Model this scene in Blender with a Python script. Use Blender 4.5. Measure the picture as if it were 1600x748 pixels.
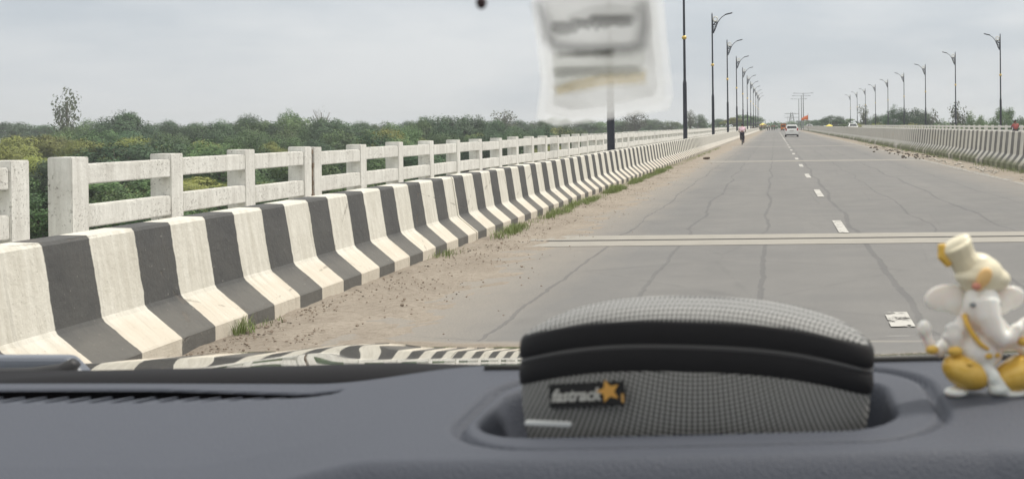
import bpy, bmesh, math, random
import numpy as np
from mathutils import Vector, Matrix
S = bpy.context.scene
for o in list(bpy.data.objects): bpy.data.objects.remove(o)
C = S.collection
R = math.radians
rnd = random.Random(7)

# ------------------------------------------------------------------ camera (eye 1.5 m above the road; road runs along +Y)
F, CX, CY = 1700.0, 1213.0, 217.0          # focal length and principal point in photo pixels (1600 x 748)
YAW, PITCH, ROLL = -0.001, 0.0127, -0.0103
def basis():
    cy, sy, cp, sp = math.cos(YAW), math.sin(YAW), math.cos(PITCH), math.sin(PITCH)
    f = Vector((-sy*cp, cy*cp, -sp)); r = Vector((cy, sy, 0)); u = r.cross(f)
    c, s = math.cos(ROLL), math.sin(ROLL)
    return c*r+s*u, -s*r+c*u, f
RT, UP, FW = basis()
EYE = Vector((0, 0, 1.5))
cd = bpy.data.cameras.new('camera'); cam = bpy.data.objects.new('camera', cd); C.objects.link(cam)
M = Matrix((RT, UP, -FW)).transposed().to_4x4(); M.translation = EYE
cam.matrix_world = M
cd.sensor_width = 36; cd.lens = 36*F/1600
cd.shift_x = (800-CX)/1600; cd.shift_y = -(374-CY)/1600
cd.clip_start = 0.02; cd.clip_end = 9000
cd.dof.use_dof = True; cd.dof.focus_distance = 30; cd.dof.aperture_fstop = 19
S.camera = cam
def at(x, y, Y):                            # photo pixel -> world point on the plane world-Y = Y
    d = RT*((x-CX)/F) - UP*((y-CY)/F) + FW
    return EYE + d*(Y/d.y)

# ------------------------------------------------------------------ world and sun (hazy overcast noon)
SUN_EL, SUN_AZ = 58, 48                     # azimuth measured from +Y towards +X
w = bpy.data.worlds.new('World'); S.world = w; w.use_nodes = True
nt = w.node_tree; nt.nodes.clear()
def wn(t, **k):
    n = nt.nodes.new(t)
    for a, b in k.items(): setattr(n, a, b)
    return n
out = wn('ShaderNodeOutputWorld'); b1 = wn('ShaderNodeBackground'); b2 = wn('ShaderNodeBackground'); mx = wn('ShaderNodeMixShader')
sky = wn('ShaderNodeTexSky', sky_type='NISHITA'); sky.sun_disc = False
sky.sun_elevation = R(SUN_EL); sky.sun_rotation = R(SUN_AZ); sky.dust_density = 4
nt.links.new(sky.outputs[0], b1.inputs[0]); b1.inputs[1].default_value = 0.09
tc = wn('ShaderNodeTexCoord'); sep = wn('ShaderNodeSeparateXYZ'); nt.links.new(tc.outputs['Generated'], sep.inputs[0])
mp = wn('ShaderNodeMapping'); mp.inputs['Scale'].default_value = (1.2, 1.2, 5.0); nt.links.new(tc.outputs['Generated'], mp.inputs[0])
nz = wn('ShaderNodeTexNoise'); nz.inputs['Scale'].default_value = 2.1; nz.inputs['Detail'].default_value = 6; nz.inputs['Roughness'].default_value = .52
nt.links.new(mp.outputs[0], nz.inputs[0])
cr = wn('ShaderNodeValToRGB'); nt.links.new(nz.outputs[0], cr.inputs[0])
cr.color_ramp.elements[0].position = .40; cr.color_ramp.elements[0].color = (.45, .492, .54, 1)
cr.color_ramp.elements[1].position = .60; cr.color_ramp.elements[1].color = (.625, .642, .662, 1)
mr = wn('ShaderNodeMapRange'); nt.links.new(sep.outputs[2], mr.inputs[0])
mr.inputs[1].default_value = .10; mr.inputs[2].default_value = .9; mr.inputs[3].default_value = 1.0; mr.inputs[4].default_value = 1.85
wm = wn('ShaderNodeMix', data_type='RGBA'); wr = wn('ShaderNodeMapRange'); nt.links.new(sep.outputs[2], wr.inputs[0]); wr.inputs[1].default_value = .12; wr.inputs[2].default_value = .5
nt.links.new(wr.outputs[0], wm.inputs[0]); nt.links.new(cr.outputs[0], wm.inputs[6]); wm.inputs[7].default_value = (.595, .585, .56, 1)
nt.links.new(wm.outputs[2], b2.inputs[0]); nt.links.new(mr.outputs[0], b2.inputs[1])
mx.inputs[0].default_value = .86
nt.links.new(b1.outputs[0], mx.inputs[1]); nt.links.new(b2.outputs[0], mx.inputs[2]); nt.links.new(mx.outputs[0], out.inputs[0])
sl = bpy.data.lights.new('sun', 'SUN'); so = bpy.data.objects.new('sun', sl); C.objects.link(so)
sl.energy = 2.1; sl.angle = R(8); sl.color = (1, .94, .85)
sd = Vector((math.sin(R(SUN_AZ))*math.cos(R(SUN_EL)), math.cos(R(SUN_AZ))*math.cos(R(SUN_EL)), math.sin(R(SUN_EL))))
so.rotation_euler = sd.to_track_quat('Z', 'Y').to_euler(); so.location = (0, 0, 60)
S.view_settings.view_transform = 'Standard'; S.view_settings.look = 'None'
S.view_settings.exposure = 0.44; S.view_settings.gamma = 1; S.view_settings.use_curve_mapping = False
S.render.engine = 'CYCLES'; S.cycles.transparent_max_bounces = 16; S.cycles.volume_bounces = 0; S.cycles.max_bounces = 6

# ------------------------------------------------------------------ helpers
class MB:
    def __init__(s): s.v = []; s.f = []; s.m = []
    def add(s, vs, fs, mi=0):
        n = len(s.v); s.v += [tuple(v) for v in vs]; s.f += [tuple(i+n for i in f) for f in fs]; s.m += [mi]*len(fs)
    def box(s, c, d, rz=0, mi=0, bev=0, rot=None):
        if bev:
            bm = bmesh.new(); bmesh.ops.create_cube(bm, size=1)
            for v in bm.verts: v.co = Vector((v.co.x*d[0], v.co.y*d[1], v.co.z*d[2]))
            bmesh.ops.bevel(bm, geom=bm.edges[:], offset=bev, segments=2, affect='EDGES')
            vs = [v.co.copy() for v in bm.verts]; fs = [[v.index for v in f.verts] for f in bm.faces]; bm.free()
        else:
            vs = [Vector((x*d[0]/2, y*d[1]/2, z*d[2]/2)) for x in (-1,1) for y in (-1,1) for z in (-1,1)]
            fs = [(0,1,3,2),(4,6,7,5),(0,4,5,1),(2,3,7,6),(0,2,6,4),(1,5,7,3)]
        m = rot if rot else Matrix.Rotation(rz, 3, 'Z')
        s.add([m@v + Vector(c) for v in vs], fs, mi)
    def tube(s, pts, rad, n=10, mi=0, cap=True):
        pts = [Vector(p) for p in pts]; rad = rad if isinstance(rad, (list, tuple)) else [rad]*len(pts)
        vs = []; fs = []; ref = None
        for i, p in enumerate(pts):
            t = (pts[min(i+1, len(pts)-1)] - pts[max(i-1, 0)]).normalized()
            if ref is None: ref = Vector((1,0,0)) if abs(t.x) < .8 else Vector((0,1,0))
            a = (ref - t*ref.dot(t)).normalized(); ref = a; b = t.cross(a)
            for k in range(n):
                q = 2*math.pi*k/n; vs.append(p + (a*math.cos(q)+b*math.sin(q))*rad[i])
        for i in range(len(pts)-1):
            for k in range(n): fs.append((i*n+k, i*n+(k+1)%n, (i+1)*n+(k+1)%n, (i+1)*n+k))
        if cap: fs += [tuple(range(n))[::-1], tuple((len(pts)-1)*n+k for k in range(n))]
        s.add(vs, fs, mi)
    def ell(s, c, r, nu=20, nv=12, rot=None, mi=0):
        vs = []; fs = []
        for j in range(nv+1):
            ph = math.pi*j/nv
            for i in range(nu):
                th = 2*math.pi*i/nu
                v = Vector((r[0]*math.sin(ph)*math.cos(th), r[1]*math.sin(ph)*math.sin(th), r[2]*math.cos(ph)))
                if rot: v = rot@v
                vs.append(v+Vector(c))
        for j in range(nv):
            for i in range(nu): fs.append((j*nu+i, (j+1)*nu+i, (j+1)*nu+(i+1)%nu, j*nu+(i+1)%nu))
        s.add(vs, fs, mi)
    def torus(s, c, R0, r0, axis='Y', n=24, m=8, mi=0):
        pts = []
        for k in range(n+1):
            a = 2*math.pi*k/n
            pts.append(Vector(c)+Vector({'Y': (R0*math.cos(a), 0, R0*math.sin(a)), 'X': (0, R0*math.cos(a), R0*math.sin(a)), 'Z': (R0*math.cos(a), R0*math.sin(a), 0)}[axis]))
        s.tube(pts, r0, m, mi, cap=False)
    def prism(s, poly, axis, a, b, mi=0):   # polygon extruded along an axis; poly is in the other two axes
        n = len(poly)
        def P(u, v, t): return {'X': (t, u, v), 'Y': (u, t, v), 'Z': (u, v, t)}[axis]
        s.add([P(u, v, a) for u, v in poly]+[P(u, v, b) for u, v in poly],
              [tuple(range(n))[::-1], tuple(range(n, 2*n))]+[(i, (i+1)%n, n+(i+1)%n, n+i) for i in range(n)], mi)
    def build(s, name, mats, parent=None, smooth=False, kind=None, fix=True):
        me = bpy.data.meshes.new(name); me.from_pydata(s.v, [], s.f)
        mats = mats if isinstance(mats, (list, tuple)) else [mats]
        for m in mats: me.materials.append(m)
        if len(mats) > 1: me.polygons.foreach_set('material_index', s.m)
        if fix:
            bm = bmesh.new(); bm.from_mesh(me); bmesh.ops.recalc_face_normals(bm, faces=bm.faces); bm.to_mesh(me); bm.free()
        if smooth: me.polygons.foreach_set('use_smooth', [True]*len(me.polygons))
        me.update()
        o = bpy.data.objects.new(name, me); C.objects.link(o); o.parent = parent
        if kind: o['kind'] = kind
        return o
def tag(o, label, cat, group=None, kind=None):
    o['label'] = label; o['category'] = cat
    if group: o['group'] = group
    if kind: o['kind'] = kind
    return o
def empty(name, loc=(0,0,0), rz=0):
    o = bpy.data.objects.new(name, None); C.objects.link(o); o.location = loc; o.rotation_euler.z = rz; o.empty_display_size = .2
    return o
def copy_tree(o, parent=None):
    c = o.copy(); C.objects.link(c); c.parent = parent
    for ch in list(o.children): copy_tree(ch, c)
    return c
def smoothobj(o, ang=35):
    me = o.data; me.polygons.foreach_set('use_smooth', [True]*len(me.polygons))
    me.set_sharp_from_angle(angle=R(ang))
    return o
def mod(o, t, **k):
    m = o.modifiers.new(t.lower(), t)
    for a, b in k.items(): setattr(m, a, b)
    return m

# ------------------------------------------------------------------ material kit
class NT:
    def __init__(s, name):
        s.m = bpy.data.materials.new(name); s.m.use_nodes = True; s.t = s.m.node_tree; s.t.nodes.clear()
        s.out = s.n('ShaderNodeOutputMaterial'); s.b = s.n('ShaderNodeBsdfPrincipled'); s.l(s.b.outputs[0], s.out.inputs[0])
        s.tc = s.n('ShaderNodeTexCoord'); s.o = s.tc.outputs['Object']
    def n(s, t, **k):
        x = s.t.nodes.new(t)
        for a, b in k.items(): setattr(x, a, b)
        return x
    def l(s, a, b): s.t.links.new(a, b)
    def put(s, inp, v):
        if isinstance(v, bpy.types.NodeSocket): s.l(v, inp)
        elif isinstance(v, (tuple, list)) and len(v) == 3 and inp.type == 'RGBA': inp.default_value = (*v, 1)
        else: inp.default_value = v
    def map(s, v, sc=(1,1,1), loc=(0,0,0)):
        x = s.n('ShaderNodeMapping'); s.put(x.inputs[0], v); x.inputs['Scale'].default_value = sc; x.inputs['Location'].default_value = loc; return x.outputs[0]
    def noise(s, v, scale, det=4, rough=.55, dist=0):
        x = s.n('ShaderNodeTexNoise'); s.put(x.inputs[0], v); x.inputs['Scale'].default_value = scale; x.inputs['Detail'].default_value = det
        x.inputs['Roughness'].default_value = rough; x.inputs['Distortion'].default_value = dist; return x.outputs[0]
    def vor(s, v, scale, feat='F1'):
        x = s.n('ShaderNodeTexVoronoi', feature=feat); s.put(x.inputs[0], v); x.inputs['Scale'].default_value = scale; return x.outputs[0]
    def ma(s, op, a, b=0, c=0, clamp=False):
        x = s.n('ShaderNodeMath', operation=op); x.use_clamp = clamp
        s.put(x.inputs[0], a); s.put(x.inputs[1], b); s.put(x.inputs[2], c); return x.outputs[0]
    def rng(s, v, a, b, c=0, d=1):
        x = s.n('ShaderNodeMapRange'); s.put(x.inputs[0], v)
        for i, q in enumerate((a, b, c, d)): s.put(x.inputs[i+1], q)
        return x.outputs[0]
    def mix(s, f, a, b, bt='MIX'):
        x = s.n('ShaderNodeMix', data_type='RGBA', blend_type=bt); s.put(x.inputs[0], f); s.put(x.inputs[6], a); s.put(x.inputs[7], b); return x.outputs[2]
    def xyz(s, v):
        x = s.n('ShaderNodeSeparateXYZ'); s.put(x.inputs[0], v); return x.outputs
    def bump(s, h, st=.3, d=.01):
        x = s.n('ShaderNodeBump'); s.put(x.inputs['Height'], h); x.inputs['Strength'].default_value = st; x.inputs['Distance'].default_value = d
        s.l(x.outputs[0], s.b.inputs['Normal'])
    def fin(s, col, rough=.7, metal=0, spec=.5, **k):
        s.put(s.b.inputs['Base Color'], col); s.put(s.b.inputs['Roughness'], rough); s.put(s.b.inputs['Metallic'], metal)
        s.b.inputs['Specular IOR Level'].default_value = spec
        for a, v in k.items(): s.put(s.b.inputs[a.replace('_', ' ')], v)
        return s.m
def plain(name, col, rough=.6, metal=0, var=.12, scale=8, **k):
    t = NT(name); nn = t.noise(t.o, scale, 5)
    a = tuple(c*(1-var) for c in col); b = tuple(min(1, c*(1+var)) for c in col)
    t.bump(nn, .08, .005)
    return t.fin(t.mix(nn, a, b), rough, metal, **k)

def m_asphalt():
    t = NT('asphalt'); X, Y, Z = t.xyz(t.o)
    big = t.noise(t.map(t.o, (.35, .09, 1)), 1.0, 5, .6); mid = t.noise(t.o, 1.3, 6, .62); fine = t.noise(t.o, 60, 3, .7)
    c = t.mix(t.rng(big, .35, .65), (.158, .155, .151), (.198, .192, .183))
    c = t.mix(t.rng(mid, .38, .72), c, t.mix(.5, c, (.25, .242, .228)))
    streak = t.noise(t.map(t.o, (3.2, .045, 1)), 1, 4, .6)
    c = t.mix(t.rng(streak, .35, .7, 0, .30), c, (.150, .149, .148))
    # polished wheel tracks, a touch darker
    for x0 in (-1.6, .2, 2.6, 4.4):
        tr = t.rng(t.ma('ABSOLUTE', t.ma('SUBTRACT', X, x0)), .18, .62, .14, 0)
        c = t.mix(tr, c, (.15, .149, .147))
    # patchy newer strips across
    pt = t.rng(t.noise(t.map(t.o, (.05, .5, 1)), 1, 2, .4), .56, .60, 0, .18)
    c = t.mix(pt, c, (.155, .155, .155))
    # dust that has drifted in from both verges
    wob = t.noise(t.map(t.o, (.6, .25, 1)), 1.6, 6, .65)
    dl = t.rng(t.ma('ADD', X, t.ma('MULTIPLY', wob, 1.3)), -1.1, -2.25, 0, 1)
    dr = t.rng(t.ma('SUBTRACT', X, t.ma('MULTIPLY', wob, 1.6)), 3.9, 5.6, 0, .8)
    dn = t.rng(t.noise(t.o, 9, 5, .7), .25, .75, .7, 1)
    c = t.mix(t.ma('MULTIPLY', t.ma('MAXIMUM', dl, dr), dn, clamp=True), c, (.31, .278, .235))
    # long wandering sealed cracks
    wv = t.noise(t.map(t.o, (.0, .26, 1)), 1.0, 2.5, .5)
    wv2 = t.noise(t.map(t.o, (.0, 2.3, 1), (0, 7, 0)), 1.0, 5, .7)
    brk = t.noise(t.map(t.o, (1, .5, 1), (3, 9, 0)), 1, 3)
    cr = None
    for i, (x0, amp, wd) in enumerate(((-2.12, .22, .013), (-1.22, .32, .019), (-.15, .22, .020), (1.12, .25, .026), (2.25, .32, .014), (3.3, .3, .022), (4.5, .3, .012))):
        q = t.ma('ADD', t.ma('MULTIPLY', t.ma('SUBTRACT', wv, .5), amp*(1.6 if i%2 else -1.6)), t.ma('MULTIPLY', t.ma('SUBTRACT', wv2, .5), .13))
        d = t.ma('ABSOLUTE', t.ma('SUBTRACT', t.ma('SUBTRACT', X, x0), q))
        m_ = t.rng(d, t.ma('MULTIPLY', t.rng(brk, .3, .7, .5, 1.3), wd), t.ma('MULTIPLY', t.rng(brk, .3, .7, .9, 2.2), wd), 1, 0)
        cr = m_ if cr is None else t.ma('MAXIMUM', cr, m_)
    crm = t.ma('MULTIPLY', cr, t.rng(brk, .25, .5, .12, .5))
    c = t.mix(crm, c, (.095, .095, .098))
    hair = t.rng(t.ma('ADD', t.vor(t.map(t.o, (.5, .33, 1)), 1.0, 'DISTANCE_TO_EDGE'), t.ma('MULTIPLY', t.ma('SUBTRACT', t.noise(t.o, 3, 4), .5), .06)), .0, .008, .22, 0)
    c = t.mix(hair, c, (.10, .10, .10))
    c = t.mix(t.rng(fine, .35, .7, 0, .5), c, (.115, .115, .113))
    c = t.mix(t.rng(t.noise(t.map(t.o, (1, .35, 1), (5, 5, 0)), .9, 5, .7), .60, .75, 0, .3), c, (.10, .098, .095))
    sp = t.rng(t.vor(t.o, 45), .06, .10, .4, 0); c = t.mix(sp, c, (.42, .41, .39))
    t.bump(t.ma('SUBTRACT', t.ma('ADD', fine, t.ma('MULTIPLY', mid, .6)), cr), .5, .008)
    return t.fin(c, .86, spec=.35)
def m_barrier(old=False):
    t = NT('striped_barrier_paint'); X, Y, Z = t.xyz(t.o)
    wob = t.ma('MULTIPLY', t.ma('SUBTRACT', t.noise(t.map(t.o, (1, .5, 1)), 5, 4, .6), .5), .05)
    ph = t.ma('FRACT', t.ma('DIVIDE', t.ma('SUBTRACT', t.ma('ADD', Y, wob), 6.307), .899))
    blk = t.ma('MULTIPLY', t.rng(ph, .0, .012), t.rng(ph, .478, .49, 1, 0))
    white = t.mix(t.rng(t.noise(t.map(t.o, (1, 7, 1)), 2.2, 6, .65), .3, .72), (.72, .70, .63), (.54, .515, .445))
    black = t.mix(t.rng(t.noise(t.o, 3, 6, .7), .3, .75), (.072, .073, .074), (.105, .104, .10))
    dusty = t.rng(t.ma('ADD', Z, t.ma('MULTIPLY', t.noise(t.o, 4, 5, .7), .18)), .34, .44, 1, 0)
    white = t.mix(t.ma('MULTIPLY', dusty, .5), white, (.56, .48, .38))
    black = t.mix(t.ma('MULTIPLY', dusty, .22), black, (.30, .28, .24))
    worn = t.rng(t.ma('ADD', Y, t.ma('MULTIPLY', t.noise(t.o, .8, 4), 5)), 60, 68, 0, .88)   # further spans lost their black paint
    blk2 = t.ma('MULTIPLY', blk, t.ma('SUBTRACT', 1, worn))
    chip = t.rng(t.noise(t.o, 28, 4, .75), .66, .72, 1, .25)
    c = t.mix(t.ma('MULTIPLY', blk2, chip, clamp=True), white, black)
    c = t.mix(t.ma('MULTIPLY', blk2, t.rng(chip, .25, 1, 0, 1)), c, black)
    c = t.mix(t.ma('MULTIPLY', worn, .55), c, (.33, .32, .30))
    drip = t.rng(t.noise(t.map(t.o, (1, 22, .9)), 1, 5, .7), .56, .76, 0, .45)
    c = t.mix(drip, c, t.mix(.6, c, (.17, .155, .13)))
    orange = t.rng(t.noise(t.map(t.o, (1, .35, 1)), 1.1, 2), .68, .74, 0, .25); c = t.mix(t.ma('MULTIPLY', orange, worn), c, (.5, .27, .12))
    pit = t.rng(t.vor(t.o, 26), .05, .09, .7, 0); pit = t.ma('MULTIPLY', pit, t.rng(t.noise(t.o, 1.7, 3), .45, .6))
    c = t.mix(pit, c, (.16, .13, .10))
    cr = t.rng(t.ma('ADD', t.vor(t.map(t.o, (1, .5, 1.2)), .8, 'DISTANCE_TO_EDGE'), t.ma('MULTIPLY', t.noise(t.o, 5, 6, .75), .10)), .045, .052, .4, 0)
    c = t.mix(cr, c, (.15, .13, .11))
    if old:    # median: paint thinned to grey, water stains, moss at the foot
        fade = t.rng(t.noise(t.map(t.o, (1, .7, 1)), 1.3, 5, .65), .35, .7, .10, .75)
        c = t.mix(fade, c, t.mix(blk2, (.50, .485, .44), (.27, .262, .245)))
        stn = t.rng(t.noise(t.map(t.o, (1, 9, .5), (4, 0, 0)), 1, 6, .7), .50, .72, 0, .6); c = t.mix(stn, c, (.20, .185, .155))
        moss = t.ma('MULTIPLY', t.rng(t.ma('SUBTRACT', Z, t.ma('MULTIPLY', t.noise(t.map(t.o, (1, 2, 1)), 2, 5, .7), .45)), .0, .16, .8, 0), t.rng(t.noise(t.o, .5, 3), .35, .5)); c = t.mix(moss, c, (.12, .135, .06))
    t.bump(t.ma('SUBTRACT', t.ma('ADD', t.noise(t.o, 14, 6, .7), t.ma('MULTIPLY', drip, .4)), t.ma('ADD', cr, pit)), .6, .016)
    return t.fin(c, .8, spec=.3)
def m_whitewash(name='whitewash', base=(.80, .79, .745)):
    t = NT(name); g = t.n('ShaderNodeNewGeometry').outputs['Position']
    st = t.rng(t.noise(t.map(g, (12, 12, 1.1)), 1, 6, .7), .42, .78); bl = t.rng(t.noise(g, 3.5, 6, .72), .40, .75)
    c = t.mix(t.ma('MULTIPLY', st, .75), base, (.46, .44, .40)); c = t.mix(t.ma('MULTIPLY', bl, .55), c, (.52, .50, .46))
    sp = t.rng(t.noise(g, 42, 5, .75), .58, .64, 0, .85); sp = t.ma('MULTIPLY', sp, t.rng(t.noise(g, 2.2, 3), .40, .56)); c = t.mix(sp, c, (.17, .15, .13))
    t.bump(t.ma('ADD', t.noise(g, 22, 6, .7), t.ma('MULTIPLY', sp, -1)), .6, .012)
    return t.fin(c, .85, spec=.25)
def m_dirt():
    t = NT('verge_dirt'); n1 = t.noise(t.o, 1.1, 6, .65); n2 = t.noise(t.o, 16, 6, .72)
    c = t.mix(t.rng(n1, .35, .68), (.35, .31, .26), (.275, .24, .20)); c = t.mix(t.rng(n2, .45, .75, 0, .8), c, (.19, .155, .12))
    c = t.mix(t.rng(t.vor(t.o, 30), .08, .16, .55, 0), c, (.45, .41, .36))
    t.bump(t.ma('ADD', n2, t.ma('MULTIPLY', n1, 2)), .8, .03)
    return t.fin(c, .95, spec=.1)
def m_leaf(name, dark, light, yellow, ysc=.35):
    t = NT(name); oi = t.n('ShaderNodeObjectInfo'); r = oi.outputs['Random']
    g = t.n('ShaderNodeNewGeometry').outputs['Position']
    n1 = t.noise(g, .55, 3, .6); n2 = t.noise(g, 3.2, 3, .7)
    c = t.mix(t.rng(n1, .35, .65), dark, light)
    c = t.mix(t.ma('MULTIPLY', t.rng(n2, .4, .7), .8), c, yellow)
    hs = t.n('ShaderNodeHueSaturation'); t.put(hs.inputs['Hue'], t.rng(r, 0, 1, .475, .515)); t.put(hs.inputs['Value'], t.rng(t.ma('FRACT', t.ma('MULTIPLY', r, 7.3)), 0, 1, .68, 1.35)); t.l(c, hs.inputs['Color'])
    tr = t.n('ShaderNodeBsdfTranslucent'); t.l(hs.outputs[0], tr.inputs[0]); ms = t.n('ShaderNodeMixShader'); ms.inputs[0].default_value = .15
    t.fin(hs.outputs[0], .6, spec=.25); t.l(t.b.outputs[0], ms.inputs[1]); t.l(tr.outputs[0], ms.inputs[2]); t.l(ms.outputs[0], t.out.inputs[0])
    return t.m
MT = {}
MT['asphalt'] = m_asphalt(); MT['barrier'] = m_barrier(); MT['barrier_old'] = m_barrier(True); MT['barrier_old'].name = 'weathered_striped_paint'; MT['wash'] = m_whitewash(); MT['dirt'] = m_dirt()
MT['leaf_yel'] = m_leaf('leaves_yellow_green', (.085, .115, .030), (.21, .245, .055), (.30, .32, .085))
MT['leaf_dark'] = m_leaf('leaves_dark_green', (.018, .042, .022), (.056, .115, .050), (.110, .19, .080))
MT['leaf_mid'] = m_leaf('leaves_mid_green', (.028, .064, .026), (.100, .180, .062), (.165, .26, .092))
MT['leaf_pale'] = m_leaf('leaves_pale_grey_green', (.07, .085, .055), (.10, .12, .07), (.13, .15, .09))
MT['bark'] = plain('bark', (.11, .085, .065), .9, scale=6, var=.4)
MT['steel_blue'] = plain('dark_blue_pole_paint', (.030, .034, .048), .45, .2)
MT['gold'] = plain('gold_paint', (.70, .50, .16), .35, .5)
MT['lampwhite'] = plain('opal_ring', (.75, .74, .70), .4)
MT['lamphead'] = plain('lamp_housing', (.16, .17, .18), .4, .3)
MT['concrete'] = plain('deck_concrete', (.36, .345, .31), .9, scale=3, var=.25)
MT['joint'] = plain('joint_concrete', (.30, .283, .25), .9, scale=4, var=.14)
MT['gap'] = plain('joint_gap', (.05, .048, .045), .95)
MT['black'] = plain('black_plastic', (.018, .018, .020), .55)
MT['rubber'] = plain('rubber', (.02, .02, .02), .8)
MT['chrome'] = plain('metal', (.55, .55, .56), .3, .9)
MT['carwhite'] = plain('white_car_paint', (.72, .72, .70), .25, Coat_Weight=.6)
MT['glassdark'] = plain('dark_car_glass', (.03, .035, .04), .08)
MT['red'] = plain('red_lens', (.42, .03, .025), .3)
MT['skin'] = plain('skin', (.20, .115, .075), .6)
MT['hair'] = plain('hair', (.012, .010, .010), .6)
def colm(name, c, r=.8): return plain(name, c, r)

# ------------------------------------------------------------------ SETTING: terrain, bridge deck, roads
BEND = 292.0                                # far end of the bridge
def terrain_z(x, y):
    t = min(1, max(0, (y-BEND+25)/60)); t = t*t*(3-2*t)
    side = min(1, max(0, (abs(x-8)-22)/60)); side = side*side*(3-2*side)
    top = -.25*(1-side) + -4.0*side
    return -8*(1-t) + top*t + .35*math.sin(x*.05+y*.031)*(1 if side > .01 or t < .5 else 0)
xs = sorted(set([-3000, -1500, -800, -500, -380]+[-300+i*12 for i in range(52)]+[340, 420, 600, 1000, 2000, 3500]))
ys = sorted(set([-300, -100]+[i*12 for i in range(0, 18)]+[216+i*6 for i in range(0, 24)]+[380, 440, 520, 640, 800, 1100, 1600, 2500, 4000]))
g = MB(); nx = len(xs)
g.v = [(x, y, terrain_z(x, y)) for y in ys for x in xs]
g.f = [(j*nx+i, j*nx+i+1, (j+1)*nx+i+1, (j+1)*nx+i) for j in range(len(ys)-1) for i in range(nx-1)]; g.m = [0]*len(g.f)
t = NT('scrub_ground'); n1 = t.noise(t.o, .12, 6, .6); n2 = t.noise(t.o, 1.5, 6, .7)
c = t.mix(t.rng(n1, .35, .65), (.055, .085, .028), (.10, .115, .045)); c = t.mix(t.rng(n2, .5, .72, 0, .6), c, (.17, .14, .09)); t.bump(n2, .8, .2)
g.build('ground', t.fin(c, .95, spec=.1), smooth=True, kind='structure')

def sheet(name, x0, x1, y0, y1, z, m, kind='structure', ny=1):
    b = MB(); b.v = []; 
    for j in range(ny+1):
        y = y0+(y1-y0)*j/ny; b.v += [(x0, y, z), (x1, y, z)]
    b.f = [(2*j, 2*j+1, 2*j+3, 2*j+2) for j in range(ny)]; b.m = [0]*ny
    return b.build(name, m, kind=kind)
sheet('road', -4.0, 7.42, -30, 620, 0, MT['asphalt'])
sheet('road_opposite', 8.2, 20.3, -30, 620, 0, MT['asphalt'])
b = MB(); b.box((7.8, 131, -.45), (27.6, 322, .8)); 
for k in range(-1, 10):
    for x in (-2, 5, 12, 18): b.box((x, 14.33+30.87*k, -4.6), (1.2, 1.6, 7.5))
b.build('bridge_deck', MT['concrete'], kind='structure')
b = MB(); b.box((-5.42, 131, .12), (1.9, 322, .36), bev=.02); b.build('footpath', MT['concrete'], kind='structure')
b = MB(); b.box((21.2, 131, .12), (1.6, 322, .36), bev=.02); b.build('footpath_opposite', MT['concrete'], kind='structure')

# expansion joints: two cast strips either side of a dark gap
js = MB()
JY = [14.33+30.87*k for k in range(9)]
for y in JY:
    for x0, x1 in ((-3.35, 7.0), (8.3, 20.2)):
        js.add([(x0, y-.68, .004), (x1, y-.68, .004), (x1, y-.07, .004), (x0, y-.07, .004)], [(0,1,2,3)])
        js.add([(x0, y+.07, .004), (x1, y+.07, .004), (x1, y+.62, .004), (x0, y+.62, .004)], [(0,1,2,3)])
        js.add([(x0, y-.07, .005), (x1, y-.07, .005), (x1, y+.07, .005), (x0, y+.07, .005)], [(0,1,2,3)], 1)
js.build('expansion_joints', [MT['joint'], MT['gap']], kind='structure', fix=False)

# painted markings
def m_paint(name, thr):
    t = NT(name); n1 = t.noise(t.o, 5, 6, .75); n2 = t.noise(t.o, 30, 4, .7)
    worn = t.rng(t.ma('ADD', n1, t.ma('MULTIPLY', n2, .35)), thr, thr+.05)
    t.fin(t.mix(n1, (.52, .505, .47), (.38, .37, .34)), .7)
    tr = t.n('ShaderNodeBsdfTransparent'); ms = t.n('ShaderNodeMixShader'); t.l(worn, ms.inputs[0]); t.l(t.b.outputs[0], ms.inputs[1]); t.l(tr.outputs[0], ms.inputs[2]); t.l(ms.outputs[0], t.out.inputs[0])
    return t.m
dm = m_paint('worn_white_road_paint', .745); em = m_paint('badly_worn_edge_paint', .635)
first = 8.15
mk = MB()
ycur = []
for k in range(0, 27):
    ycur.append(6.3+8.1*k)
for y0 in ycur:
    a, e = y0, y0+2.5
    if y0 < 7: continue
    if y0 > 100: a, e = y0, y0+5.5
    ch = [(a, e)]
    for jy in JY:                           # paint stops at the joints
        ch = [p for (s0, e0) in ch for p in (((s0, min(e0, jy-.72)), (max(s0, jy+.66), e0)) if s0 < jy+.66 and e0 > jy-.72 else ((s0, e0),)) if p[1]-p[0] > .15]
    for s0, e0 in ch:
        mk.add([(.87, s0, .009), (1.005, s0, .009), (1.005, e0, .009), (.87, e0, .009)], [(0,1,2,3)])
mk.build('centre_line_dashes', dm, kind='structure', fix=False)
mk = MB(); mk.add([(.84, 8.0, .009), (1.02, 8.0, .009), (1.03, 8.62, .009), (.85, 8.62, .009)], [(0,1,2,3)]); mk.build('worn_dash', m_paint('nearly_gone_paint', .71), kind='structure', fix=False)
mk = MB()
for k in range(60):
    y0 = 8+k*5.0; mk.add([(5.93, y0, .0085), (6.10, y0, .0085), (6.10, y0+4.6, .0085), (5.93, y0+4.6, .0085)], [(0,1,2,3)])
mk.build('edge_line', em, kind='structure', fix=False)

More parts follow.
